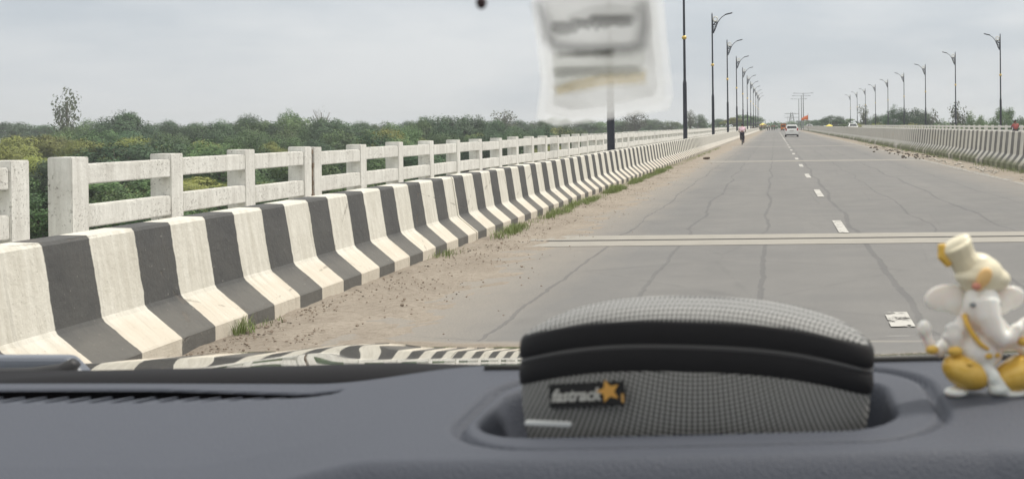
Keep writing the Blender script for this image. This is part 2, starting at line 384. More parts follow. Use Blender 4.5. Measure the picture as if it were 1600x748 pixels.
# dusty verges: real low mounds that sink under the asphalt at a ragged edge
from mathutils import noise as mn
def verge(name, xa, xb, side):
    b = MB(); nxx = 26; rows = []
    y = 3.0
    while y < 285:
        rows.append(y); y += .10 if y < 26 else (.3 if y < 60 else 1.2)
    for y in rows:
        for i in range(nxx+1):
            u = i/nxx; x = xa+(xb-xa)*u          # u=0 at the barrier
            e = .80+.22*mn.noise(Vector((0, y*.35, side*5)))+.10*mn.noise(Vector((x*2, y*1.6, 3)))
            h = .026*(1-u/e) + .016*mn.noise(Vector((x*3, y*3, side))) + .010*mn.noise(Vector((x*11, y*11, 1)))
            b.v.append((x, y, h - (.02 if i == nxx else 0)))
    n = nxx+1
    b.f = [(j*n+i, j*n+i+1, (j+1)*n+i+1, (j+1)*n+i) for j in range(len(rows)-1) for i in range(nxx)]; b.m = [0]*len(b.f)
    return b.build(name, MT['dirt'], smooth=True, kind='structure')
verge('dirt_verge', -3.97, -2.55, 0); verge('dirt_verge_right', 7.40, 5.9, 1)

# ------------------------------------------------------------------ crash barriers (one thing per span between joints)
PROF = [(0, -.02), (0, .125), (-.010, .138), (-.225, .325), (-.243, .352), (-.312, .84), (-.330, .862), (-.50, .866), (-.515, .85), (-.56, .30), (-.56, -.02)]
def barrier(y0, y1, x0, hs, flip, label, grp):
    r = empty('crash_barrier', (0, 0, 0))
    b = MB(); n = len(PROF); ysn = [y0+.015]+[y0+.015+(y1-y0-.03)*k/60 for k in range(1, 60)]+[y1-.015]
    for y in ysn:
        for (px, pz) in PROF:
            jx = .006*mn.noise(Vector((pz*3, y*1.1, flip))); jz = .008*mn.noise(Vector((0, y*.8, 4+flip)))
            b.v.append((x0+(px+jx)*(-1 if flip else 1), y, (pz+(jz if pz > .5 else 0))*hs))
    for j in range(len(ysn)-1):
        for i in range(n-1): b.f.append((j*n+i, j*n+i+1, (j+1)*n+i+1, (j+1)*n+i))
    b.f += [tuple(range(n)), tuple(((len(ysn)-1)*n+i) for i in range(n))]; b.m = [0]*len(b.f)
    o = b.build('barrier_body', MT['barrier_old' if flip else 'barrier'], r); 
    tag(r, label, 'barrier', grp)
    return r
BL = ['white concrete crash barrier with crisp black stripes, nearest span on the left', 'striped left crash barrier span just past the first road joint, weeds at its foot',
      'crash barrier on the left whose black stripes fade out halfway along it', 'unstriped grey crash barrier span beside the cyclist']
edges = [JY[0]-30.87]+JY+[BEND-1]
for k in range(len(edges)-1):
    y0, y1 = edges[k], edges[k+1]
    if y1-y0 < 1: continue
    barrier(y0, y1, -3.95, 1.0, 0, BL[k] if k < 4 else 'far unstriped grey crash barrier span left of the road, beyond the cyclist', 'left crash barrier spans')
BR = {1: 'stained striped median barrier span at the right edge of the picture', 2: 'tall striped median barrier span with green moss along its foot, second from the right edge',
      3: 'median barrier span on the right where the thin stripes run close together', }
for k in range(len(edges)-1):
    y0, y1 = edges[k], edges[k+1]
    if y1-y0 < 1 or k == 0: continue
    barrier(y0, y1, 7.42, 1.41, 1, BR.get(k, 'far faded grey median barrier span right of the white car'), 'median crash barrier spans')

# ------------------------------------------------------------------ railings
post_me = None
def post_mesh():
    b = MB(); b.box((0, 0, .49), (.215, .225, 1.02), bev=.007)
    o = b.build('post', MT['wash']); me = o.data; bpy.data.objects.remove(o); return me
post_me = post_mesh()
def railing(y0, y1, xf, sgn, label, grp, pitch=1.57, endposts=True):
    """posts from y0 to y1 (far edges), xf = road-side face, sgn -1: railing lies to the left of xf"""
    r = empty('bridge_railing', (0, 0, .28))
    n = max(1, round((y1-y0)/pitch)); ps = [y0+(y1-y0)*k/n for k in range(n+1)]
    for k, y in enumerate(ps):
        o = bpy.data.objects.new('post', post_me); C.objects.link(o); o.parent = r
        o.location = (xf+sgn*.11, y, 0); o.rotation_euler = (rnd.uniform(-.008, .008), rnd.uniform(-.008, .008), rnd.uniform(-.03, .03)); o.scale = (1, rnd.uniform(.95, 1.06), rnd.uniform(.99, 1.012))
    for nm, za, zb in (('top_rail', 1.040, 1.218), ('lower_rail', .662, .860)):
        b = MB()
        for a, e in zip(ps[:-1], ps[1:]):
            dz = rnd.uniform(-.012, .012); b.box((xf+sgn*.065, (a+e)/2, (za+zb)/2-.28+dz), (.115, (e-a)-.225, zb-za), bev=.01)
        b.build(nm, MT['wash'], r)
    tag(r, label, 'railing', grp)
    return r
XR = -6.07
RL = ['short white concrete railing piece at the left edge of the picture', 'white concrete railing section with a wide end post and open sky gap on its left',
      'white concrete railing section starting at the cracked double post', 'white concrete railing section behind the second lamp post']
secs = [(4.0, 8.74), (9.50, 14.13), (14.44, 44.9)]+[(44.9+.32+30.87*k, 44.9+30.87*(k+1)) for k in range(8)]
for k, (a, e) in enumerate(secs):
    railing(a, e, XR, -1, RL[k] if k < 4 else 'far white concrete railing section on the left with close-set posts', 'left bridge railing sections')
for k in range(2, 9):
    a = JY[k]; railing(a+.16, a+30.55, 20.6, 1, 'far white rail of the opposite carriageway seen over the median barrier', 'opposite bridge railing sections', pitch=3.08)
# broken rust-coloured crack filler at the double post
b = MB()
for i in range(16): b.box((XR-.055+rnd.uniform(-.02, .012), 14.285+rnd.uniform(-.03, .03), .34+i*.058), (.11, rnd.uniform(.05, .09), .06), rz=rnd.uniform(-.5, .5))
tag(b.build('crumbled_mortar', plain('crumbled_mortar', (.20, .15, .11), .95, var=.5, scale=30)), 'crumbling brown mortar wedged between the two touching railing posts', 'mortar')

# ------------------------------------------------------------------ street lamps
def lamp(sgn):
    r = empty('street_lamp')
    b = MB(); b.tube([(0,0,0), (0,0,.05)], .19, 12); b.tube([(0,0,.05), (0,0,3.7)], [.115, .10], 12); b.tube([(0,0,3.7), (0,0,3.85)], [.10, .07], 12)
    b.tube([(0,0,3.85), (0,0,8.3), (0,0,9.85)], [.07, .055, .045], 10); b.tube([(0,0,9.85), (0,0,9.97)], [.045, .01], 8)
    smoothobj(b.build('pole', MT['steel_blue'], r))
    b = MB(); b.ell((0,0,6.05), (.13, .13, .11)); b.build('gold_ball', MT['gold'], r, smooth=True)
    b = MB()
    b.tube([(sgn*.06,0,8.45), (sgn*.18,0,8.6), (sgn*.44,0,9.28)], .035, 6); b.tube([(sgn*.04,0,9.28), (sgn*.44,0,9.28)], .022, 6); b.tube([(sgn*.04,0,8.45), (sgn*.16,0,8.45)], .03, 6)
    for z, xx in ((8.7, .22), (8.9, .30), (9.1, .37)): b.tube([(sgn*.04,0,z), (sgn*xx,0,z)], .016, 6)
    b.tube([(sgn*.04,0,8.5), (sgn*.30,0,8.9), (sgn*.05,0,9.1), (sgn*.42,0,9.26)], .02, 6)
    b.torus((sgn*.17,0,8.98), .10, .03); b.torus((sgn*.13,0,8.73), .07, .03); b.torus((sgn*.25,0,9.16), .08, .028); b.tube([(sgn*.05,0,8.45), (sgn*.05,0,9.45)], .035, 6)
    b.build('bracket', MT['steel_blue'], r)
    b = MB(); b.torus((sgn*.25,0,9.50), .165, .045); b.build('white_ring', MT['lampwhite'], r, smooth=True)
    b = MB(); b.tube([(sgn*x,0,z) for x, z in ((.42, 9.22), (.55, 9.42), (.72, 9.62), (.95, 9.78), (1.05, 9.82))], .032, 8); b.build('arm', MT['lamphead'], r, smooth=True)
    b = MB(); rt = Matrix.Rotation(-sgn*.24, 3, 'Y'); b.box((sgn*1.25, 0, 9.88), (.62, .24, .075), rot=rt, bev=.03); b.build('lamp_head', MT['steel_blue'], r)
    return r
LG = 'street lamps along the left footpath'; RG = 'street lamps on the far side of the opposite carriageway'
pl = lamp(1); pr = lamp(-1)
ll = {0: 'nearest dark street lamp on the left, its upper half behind the clear sticker', 1: 'tall dark lamp post whose head rises out of the top of the picture', 2: 'biggest left street lamp showing its whole curved arm and white ring against the sky',
      3: 'second fully visible left street lamp from the top left of the row'}
for k in range(12):
    o = pl if k == 0 else copy_tree(pl)
    o.location = (-4.67, 30.94+25.6*k, .15-.12); tag(o, ll.get(k, 'distant dark street lamp with a curved arm in the shrinking left row above the cyclist'), 'street lamp', LG)
lr = {0: 'rightmost and biggest street lamp, arm reaching left over the opposite carriageway', 1: 'second street lamp from the right edge, just right of a leafy tree', 2: 'third street lamp from the right edge'}
for k in range(9):
    o = pr if k == 0 else copy_tree(pr)
    o.location = (21.33, 102.8+25.6*k, -.05); tag(o, lr.get(k, 'distant dark street lamp in the shrinking right-hand row'), 'street lamp', RG)
# double-armed masts beyond the bridge
def mast():
    r = empty('double_arm_lamp')
    b = MB(); b.tube([(0,0,-.3), (0,0,10.3)], [.16, .09], 8); b.build('pole', plain('galvanised_steel', (.22, .23, .24), .5, .4), r)
    for s in (-1, 1):
        b = MB(); b.tube([(0,0,10.15), (s*2.3,0,10.25)], .05, 6); b.build('arm', MT['lamphead'], r)
        b = MB(); b.box((s*2.5,0,10.25), (.8, .3, .12), bev=.03); b.build('lamp_head', MT['lamphead'], r)
    return r
mp_ = mast()
for k, (x, yt, Y, lb) in enumerate(((1255, 145.5, 312, 'tallest grey double-armed lamp mast beyond the bridge, right of its two neighbours'), (1252, 149.5, 340, 'middle grey double-armed lamp mast beyond the bridge'),
                                (1248, 154.5, 385, 'leftmost and lowest of the three close grey double-armed lamp masts'), (1236, 177, 640, 'tiny hazy double-armed mast left of the three big ones'), (1231, 181, 760, 'faintest tiny double-armed mast over the orange three-wheeler'))):
    o = mp_ if k == 0 else copy_tree(mp_)
    p = at(x, yt, Y); o.location = (p.x, Y, p.z-10.3); tag(o, lb, 'lamp mast', 'double-armed lamp masts beyond the bridge')

# ------------------------------------------------------------------ trees
def leafcloud(seed, blobs, n, size, flat=1.0, cc=None):
    rg = np.random.default_rng(seed); V = []; 
    vol = np.array([b[3]**2 for b in blobs]); cnt = (n*vol/vol.sum()).astype(int)
    for (bx, by, bz, br), c in zip(blobs, cnt):
        d = rg.normal(size=(c, 3)); d /= np.linalg.norm(d, axis=1)[:, None]
        rr = br*(rg.uniform(.45, 1.08, c)**.6)
        lump = 1+.18*np.sin(d[:, 0]*7+bx)*np.sin(d[:, 1]*6+by)+.1*np.sin(d[:, 2]*9)
        p = np.array([bx, by, bz])+d*(rr*lump)[:, None]*np.array([1, 1, flat])
        nrm = d*.9+rg.normal(size=(c, 3))*.38+np.array([0, 0, .15])
        if cc is not None:
            q = p-np.array(cc); nrm = nrm+.9*q/np.linalg.norm(q, axis=1)[:, None]; nrm /= np.linalg.norm(nrm, axis=1)[:, None]
        a = np.cross(nrm, rg.normal(size=(c, 3))); a /= np.linalg.norm(a, axis=1)[:, None]; bb = np.cross(nrm, a)
        s = size*rg.uniform(.55, 1.25, c)[:, None]; k = rg.uniform(.45, .8, c)[:, None]
        V.append(np.stack([p-a*s, p-bb*s*k, p+a*s*.9+nrm*s*.15, p+bb*s*k], 1))
    return np.concatenate(V)
def crown_mesh(name, V, mat):
    n = len(V); me = bpy.data.meshes.new(name)
    me.vertices.add(n*4); me.vertices.foreach_set('co', V.reshape(-1).astype(np.float32))
    me.loops.add(n*4); me.loops.foreach_set('vertex_index', np.arange(n*4, dtype=np.int32))
    me.polygons.add(n); me.polygons.foreach_set('loop_start', np.arange(0, n*4, 4, dtype=np.int32)); me.polygons.foreach_set('loop_total', np.full(n, 4, dtype=np.int32))
    me.materials.append(mat); me.update(calc_edges=True); me.validate(); return me
def tree_proto(kind, seed):
    """unit tree: total height 1 (scaled later), crown about .9 wide"""
    r = random.Random(seed); bl = []
    if kind == 'yel':     # broad, flat layered dome
        for i in range(30):
            a = r.uniform(0, 6.28); d = .44*math.sqrt(r.random()); bl.append((d*math.cos(a), d*math.sin(a), .84-.95*d*d-r.uniform(0, .10), r.uniform(.07, .15)))
        V = leafcloud(seed, bl, 9000, .0155, .66, (0, 0, .45)); m = MT['leaf_yel']
    elif kind == 'dark':
        bl = [(0, 0, .58, .27)]
        for i in range(20):
            a = r.uniform(0, 6.28); e = r.uniform(-.4, 1.4); d = r.uniform(.26, .34)*math.cos(min(e, 1.5)); bl.append((d*math.cos(a), d*math.sin(a), .58+.29*math.sin(e), r.uniform(.08, .16)))
        V = leafcloud(seed, bl, 9000, .0145, .92, (0, 0, .5)); m = MT['leaf_dark']
    elif kind == 'mid':
        bl = [(r.uniform(-.06, .06), 0, .52, .24)]
        for i in range(20):
            a = r.uniform(0, 6.28); z = r.uniform(.3, .86); d = .34*math.sqrt(max(.05, 1-((z-.5)/.42)**2))*r.uniform(.7, 1); bl.append((d*math.cos(a), d*math.sin(a), z, r.uniform(.07, .16)))
        V = leafcloud(seed, bl, 9000, .0145, .9, (0, 0, .42)); m = MT['leaf_mid']
    elif kind == 'bush':
        bl = [(0, 0, .3, .33)]
        for i in range(16):
            a = r.uniform(0, 6.28); d = .46*math.sqrt(r.random()); bl.append((d*math.cos(a), d*math.sin(a), .74*(1-2.0*d*d)*r.uniform(.6, 1), r.uniform(.11, .2)))
        V = leafcloud(seed, bl, 8000, .017, .85, (0, 0, .1)); m = MT['leaf_mid']
    elif kind == 'airy':
        for i in range(30):
            a = r.uniform(0, 6.28); z = r.uniform(.35, .97); d = .20*r.uniform(.2, 1)*(1.15-abs(z-.6)); bl.append((d*math.cos(a), d*math.sin(a), z, r.uniform(.07, .13)))
        V = leafcloud(seed, bl, 1500, .021, 1.1); m = MT['leaf_pale']
    elif kind == 'bare':
        V = leafcloud(seed, [(0, 0, .85, .2)], 90, .008); m = MT['leaf_pale']
    # trunk and limbs
    b = MB(); top = .5 if kind in ('yel', 'dark', 'mid') else (.3 if kind == 'bush' else .9)
    th = .020 if kind not in ('airy', 'bare') else .016
    b.tube([(0,0,-.06), (.01,0,top*.5), (.0,.01,top)], [th*1.4, th, th*.5], 7)
    lim = bl if bl else [(.22*math.cos(i*.55), .22*math.sin(i*.55), .72+.25*((i*37)%11)/11, .05) for i in range(34)]
    for (x, y, z, q) in lim[::1 if kind in ('bare', 'airy') else 2]:
        z0 = min(top*.9, max(.12, z-.35)); b.tube([(0,0,z0), (x*.5, y*.5, (z0+z)/2+.02), (x, y, z)], [th*.55, th*.32, th*.12], 5)
    root = empty('tree'); b.build('trunk', MT['bark'], root, smooth=True)
    cm = bpy.data.objects.new('crown', crown_mesh('crown', V, m)); C.objects.link(cm); cm.parent = root
    return root
protos = {}
for kd, ns in (('yel', 3), ('dark', 3), ('mid', 3), ('bush', 2), ('airy', 1), ('bare', 1)):
    protos[kd] = [tree_proto(kd, 11+7*i+len(kd)*31) for i in range(ns)]
used = set()
WH = {'yel': 1.15, 'dark': 1.0, 'mid': 1.0, 'bush': 1.5, 'airy': .9, 'bare': .9}
LBL = {'yel': 'broad yellow-green tree with a flat layered top in the riverside wood', 'dark': 'round dark green tree in the riverside wood', 'mid': 'mid green leafy tree in the riverside wood',
       'bush': 'low bushy green tree near the bridge in the riverside wood', 'airy': 'thin airy tree on the skyline', 'bare': 'bare branched tree'}
def tree(kd, x, ytop, Y, wpx=None, label=None, group=None, gz=None, name=None):
    p = at(x, ytop, Y); z0 = terrain_z(p.x, Y) if gz is None else gz
    h = max(2.0, (p.z-z0)/ (.97 if kd != 'bush' else .95)); pr_ = rnd.choice(protos[kd])
    if not pr_.get('_u'): pr_['_u'] = 1; o = pr_
    else: o = copy_tree(pr_)
    wsc = h*WH[kd] if wpx is None else wpx*(1.3 if kd in ('dark', 'mid') else 1.1)/F*Y/ (.95 if kd != 'airy' else .5)
    wsc = min(max(wsc, h*.6), h*2.4)
    if '_u' in o and o is not pr_: del o['_u']
    o.location = (p.x, Y, z0); o.scale = (wsc, wsc*rnd.uniform(.9, 1.1), h); o.rotation_euler.z = rnd.uniform(0, 6.28)
    o.name = name or {'yel': 'acacia_tree', 'dark': 'dark_tree', 'mid': 'leafy_tree', 'bush': 'bushy_tree', 'airy': 'thin_tree', 'bare': 'bare_tree'}[kd]
    tag(o, label or LBL[kd], 'tree', group or ('trees in the riverside wood' if x < 1210 else 'trees beyond the opposite carriageway'))
    return o
# skyline, left to right
tree('dark', 15, 189, 330, 60, 'dark domed tree at the left edge of the skyline')
tree('dark', 72, 196, 340, 46); tree('dark', 45, 199, 380, 40)
tree('airy', 104, 150, 235, 40, 'tall thin wispy tree poking high above the left wood', name='thin_tree')
tree('mid', 137, 185, 300, 42); tree('dark', 160, 192, 280, 40)
tree('dark', 195, 178, 245, 66, 'big round dark tree standing above the skyline left of the first rail posts')
tree('dark', 232, 190, 260, 50); tree('dark', 262, 189, 290, 46); tree('dark', 300, 190, 280, 50); tree('mid', 330, 192, 270, 50); tree('dark', 352, 191, 300, 44)
tree('dark', 392, 181, 240, 56); tree('mid', 418, 184, 250, 44); tree('mid', 450, 171, 260, 30, 'small round-headed tree rising above the skyline near the cracked double post')
tree('mid', 486, 176, 240, 66); tree('bare', 502, 169, 250, 34, 'pale leafless tree sticking out above the wood')
tree('dark', 530, 190, 260, 56); tree('dark', 566, 191, 290, 50); tree('mid', 600, 190, 300, 50); tree('dark', 636, 187, 290, 50); tree('dark', 668, 180, 270, 50)
tree('dark', 700, 184, 300, 44); tree('dark', 735, 180, 290, 54, 'bulky dark tree on the skyline left of the clear sticker'); tree('airy', 787, 177, 330, 40, 'thin grey-green tree left of the clear sticker foot'); tree('mid', 768, 187, 360, 40); tree('dark', 812, 187, 370, 44); tree('mid', 842, 187, 380, 40)
for x in range(868, 980, 26): tree(rnd.choice(('dark', 'mid')), x, 185+rnd.uniform(-3, 3), 390, 44)
tree('airy', 992, 177, 380, 40, 'thin tree just right of the nearest lamp post'); tree('dark', 1015, 185, 400, 40); tree('mid', 1045, 189, 400, 46)
tree('airy', 1078, 175, 390, 16); tree('mid', 1090, 178, 400, 30, 'rounded tree behind the second lamp post'); tree('dark', 1122, 185, 420, 26)
for x, y, w_ in ((1136, 186, 24), (1146, 182, 28), (1158, 177, 30), (1170, 179, 30), (1182, 181, 26)): tree('yel' if x < 1150 else 'mid', x, y, 335+(x%5)*8, w_, 'yellow-green tree behind the far left street lamps')
x = 120
while x < 860:
    tree(rnd.choice(('dark', 'mid', 'dark')), x, 195-(x/1600)*9+rnd.uniform(-2, 4), 225+rnd.uniform(-15, 20), 56); x += rnd.uniform(30, 44)
for kd_, x, y, Y, w_ in (('dark', 193, 177, 215, 84), ('mid', 398, 181, 215, 78), ('mid', 462, 178, 218, 74), ('dark', 520, 183, 215, 80), ('dark', 690, 179, 235, 90), ('dark', 742, 181, 240, 66), ('mid', 655, 185, 225, 50), ('dark', 345, 187, 225, 60)):
    tree(kd_, x, y, Y, w_, 'bulging tree crown rising above the rest of the wood')
# yellow-green domes in front of them
for x, y, Y, w_ in ((20, 205, 165, 90), (75, 203, 170, 100), (140, 208, 160, 90), (5, 224, 128, 80), (190, 219, 140, 60), (60, 232, 115, 110), (600, 195, 185, 80), (662, 208, 180, 46), (745, 204, 215, 56), (868, 194, 300, 50), (240, 212, 165, 60), (420, 214, 170, 50)):
    tree('yel', x, y, Y, w_)
# body of the wood seen over and between the rails
for (Y, ymin, ymax, x0, x1, st, kds) in ((205, 193, 207, 90, 980, 46, ('dark', 'mid', 'mid', 'dark')), (168, 201, 222, 130, 860, 60, ('mid', 'dark', 'mid', 'dark', 'yel')), (132, 216, 244, 20, 720, 76, ('mid', 'dark', 'yel', 'mid')),
                                         (102, 238, 276, -10, 640, 92, ('mid', 'dark', 'yel')), (80, 276, 322, -20, 480, 100, ('bush', 'dark', 'mid'))):
    x = x0
    while x < x1:
        k0 = rnd.choice(kds); tree(k0, x+rnd.uniform(-14, 14), rnd.uniform(ymin, ymax), Y*rnd.uniform(.93, 1.07), st*rnd.uniform(1.15, 1.6))
        x += st*rnd.uniform(.75, 1.2)
# right of the road
for kd, x, y, Y, w_, lb in (('dark', 1302, 180, 330, 40, None), ('mid', 1320, 184, 340, 40, None), ('dark', 1283, 186, 360, 34, None), ('airy', 1349, 168, 300, 18, 'slim airy tree between two far right street lamps'), ('dark', 1365, 179, 290, 34, None), ('dark', 1380, 180, 300, 34, None),
                            ('dark', 1400, 165, 270, 30, None), ('dark', 1425, 167, 270, 60, 'widest dark tree clump on the right skyline'), ('dark', 1443, 176, 275, 34, None), ('airy', 1457, 178, 270, 24, None), ('mid', 1472, 186, 270, 40, None), ('airy', 1496, 168, 240, 30, 'airy tree standing behind the second street lamp from the right'),
                            ('mid', 1520, 175, 245, 40, None), ('mid', 1543, 184, 250, 40, None), ('mid', 1565, 160, 225, 34, 'tallest tree at the right, directly behind the rightmost street lamp'), ('dark', 1590, 180, 240, 50, None), ('mid', 1618, 184, 235, 50, None),
                            ('yel', 1340, 188, 260, 40, None), ('yel', 1372, 187, 255, 50, None), ('yel', 1405, 187, 250, 50, None), ('yel', 1428, 188, 245, 50, None), ('mid', 1455, 189, 235, 40, None), ('mid', 1490, 188, 215, 50, None), ('mid', 1530, 188, 210, 50, None), ('mid', 1600, 188, 205, 60, None)):
    tree(kd, x, y, Y, w_, lb or {'dark': 'round dark green tree beyond the opposite carriageway', 'mid': 'mid green tree beyond the opposite carriageway', 'yel': 'low yellow-green tree behind the median barrier', 'airy': 'thin airy tree beyond the opposite carriageway'}[kd])
for k in range(11):
    tree('mid' if k%2 else 'dark', 1192+k*8.5, 190+rnd.uniform(-3, 2.5), 560+rnd.uniform(-30, 60), 22, 'hazy distant tree closing off the end of the road', 'trees at the end of the road')
for kk in protos.values():
    for p in kk:
        if not p.get('label'):
            for ch in list(p.children): bpy.data.objects.remove(ch)
            bpy.data.objects.remove(p)
# far wood that reads as one mass
rg = np.random.default_rng(5); bl = []
for i in range(420):
    x = rg.uniform(30, 1230) if i < 320 else rg.uniform(1250, 1680); Y = rg.uniform(420, 520) if x < 1300 else rg.uniform(360, 420)
    p = at(x, 197+rg.uniform(-3, 4)-(x/1600)*8, Y); r_ = rg.uniform(2.2, 4.2); bl.append((p.x, Y, p.z-r_, r_)); bl.append((p.x+rg.uniform(-3, 3), Y-2, p.z-r_*2.4, r_*1.3))
o = bpy.data.objects.new('distant_wood', crown_mesh('distant_wood', leafcloud(3, bl, 60000, .55, 1.0), MT['leaf_dark'])); C.objects.link(o)
tag(o, 'hazy far-off line of dark wood along the horizon', 'wood', kind='stuff')
# undergrowth below the bridge
bl = []
for i in range(900):
    Y = rg.uniform(45, 230); x = rg.uniform(-60, 700); p = at(x, 300, Y); r_ = rg.uniform(.5, 1.6); bl.append((p.x-8, Y, terrain_z(p.x, Y)+r_*.4, r_))
o = bpy.data.objects.new('undergrowth', crown_mesh('undergrowth', leafcloud(9, bl, 40000, .17, .7), MT['leaf_mid'])); C.objects.link(o)
tag(o, 'green scrub on the low ground below the bridge', 'scrub', kind='stuff')

# ------------------------------------------------------------------ grass tufts, rubble
def grass(name, spots, label):
    b = MB()
    for (x, y, n, h, sp) in spots:
        for _ in range(n):
            px = x+rnd.gauss(0, sp*.5); py = y+rnd.gauss(0, sp*1.2); a = rnd.uniform(0, 6.28); l = h*rnd.uniform(.4, 1.2); ww = rnd.uniform(.002, .005); le = rnd.uniform(.1, .8)*l
            dx, dy = math.cos(a), math.sin(a); z0 = .02
            b.add([(px-dy*ww, py+dx*ww, z0), (px+dy*ww, py-dx*ww, z0), (px+dx*le*.4+dy*ww*.7, py+dy*le*.4-dx*ww*.7, z0+l*.6), (px+dx*le*.4-dy*ww*.7, py+dy*le*.4+dx*ww*.7, z0+l*.6), (px+dx*le, py+dy*le, z0+l)], [(0,1,2,3), (3,2,4)])
    o = b.build(name, plain('verge_grass', (.20, .25, .09), .7, var=.45, scale=3), fix=False); tag(o, label, 'grass', kind='stuff')
sp = [(-3.90, 7.95, 90, .12, .06), (-3.88, 8.3, 30, .06, .08), (-3.87, 12.6, 70, .10, .12), (-3.80, 12.9, 30, .05, .15)]
for i in range(150):
    y = 14.8+24*(i/150)+rnd.uniform(-.3, .3); d = max(0, .38+1.25*mn.noise(Vector((y*.5, 2, 0)))); sp.append((-3.78+rnd.uniform(-.05, .16), y, int(3+120*d), .06+.09*d, .10))
for i in range(70): sp.append((-3.8+rnd.uniform(-.05, .2), rnd.uniform(39, 75), 14, .08, .14))
grass('verge_grass', sp, 'green weeds and grass along the foot of the left crash barrier')
sp = [(7.28+rnd.uniform(-.3, .1), 22+i*.33+rnd.uniform(-.2, .2), rnd.choice((2, 8, 22)), .13, .12) for i in range(220)]
grass('median_grass', sp, 'dry weeds and moss along the foot of the median barrier')
def rocks(name, lst, mat, label, cat):
    b = MB(); lst = [q for q in lst if mn.noise(Vector((q[0]*2.2, q[1]*.8, 3))) > rnd.uniform(-.35, .25)]
    for (x, y, s, fl) in lst:
        n0 = len(b.v); b.ell((x, y, .03), (s, s*rnd.uniform(.6, 1.2), s*fl), 6, 4, rot=Matrix.Rotation(rnd.uniform(0, 3), 3, 'Z'))
        for i in range(n0, len(b.v)):
            v = b.v[i]; b.v[i] = (v[0]+rnd.uniform(-s, s)*.18, v[1]+rnd.uniform(-s, s)*.18, v[2]+rnd.uniform(-s, s)*.12)
    tag(b.build(name, mat), label, cat, kind='stuff')
rocks('verge_pebbles', [(-3.9+abs(rnd.gauss(0, .62)), 6.5+38*rnd.random()**1.7, rnd.uniform(.004, .011)*(1 if rnd.random() < .97 else 1.9), .55) for _ in range(3000)], plain('pebble', (.25, .20, .155), .9, var=.45, scale=5), 'small stones and clods scattered over the left dirt verge', 'gravel')
rocks('loose_grit', [(-3.9+abs(rnd.gauss(0, .55)), 6+34*rnd.random()**1.7, rnd.uniform(.005, .014), .4) for _ in range(260)], plain('dark_clod', (.11, .09, .07), .95, var=.4, scale=5), 'dark leaf litter and clods on the left dirt verge', 'litter')
rocks('rubble', [(6.35+abs(rnd.gauss(0, .35)), 24+60*rnd.random()**1.4, rnd.uniform(.02, .07), .4) for _ in range(420)], plain('pale_rubble', (.45, .42, .37), .9, var=.35, scale=5), 'pale broken rubble on the dirt at the foot of the median barrier', 'rubble')
rocks('rubble_dark', [(6.5+rnd.gauss(0, .5), 45+25*rnd.random(), rnd.uniform(.03, .10), .5) for _ in range(120)], plain('dark_rubble', (.12, .10, .08), .9, var=.3, scale=5), 'dark debris and branches on the right verge', 'debris')
for (x, y, s, lb) in ((1104, 248, .16, 'dark clod of earth lying on the left verge'), (1016, 272, .12, 'flattened brown clod at the edge of the left weeds')):
    d = RT*((x-CX)/F)-UP*((y-CY)/F)+FW; q = EYE+d*(1.46/-d.z)
    b = MB()
    for _ in range(14): b.ell((rnd.gauss(0, s*.5), rnd.gauss(0, s*.8), rnd.uniform(0, s*.35)), (s*.35, s*.3, s*.2), 7, 5)
    o = b.build('earth_clod', plain('dark_earth', (.085, .06, .04), .95, var=.3)); o.location = (q.x, q.y, .03); tag(o, lb, 'clod of earth')

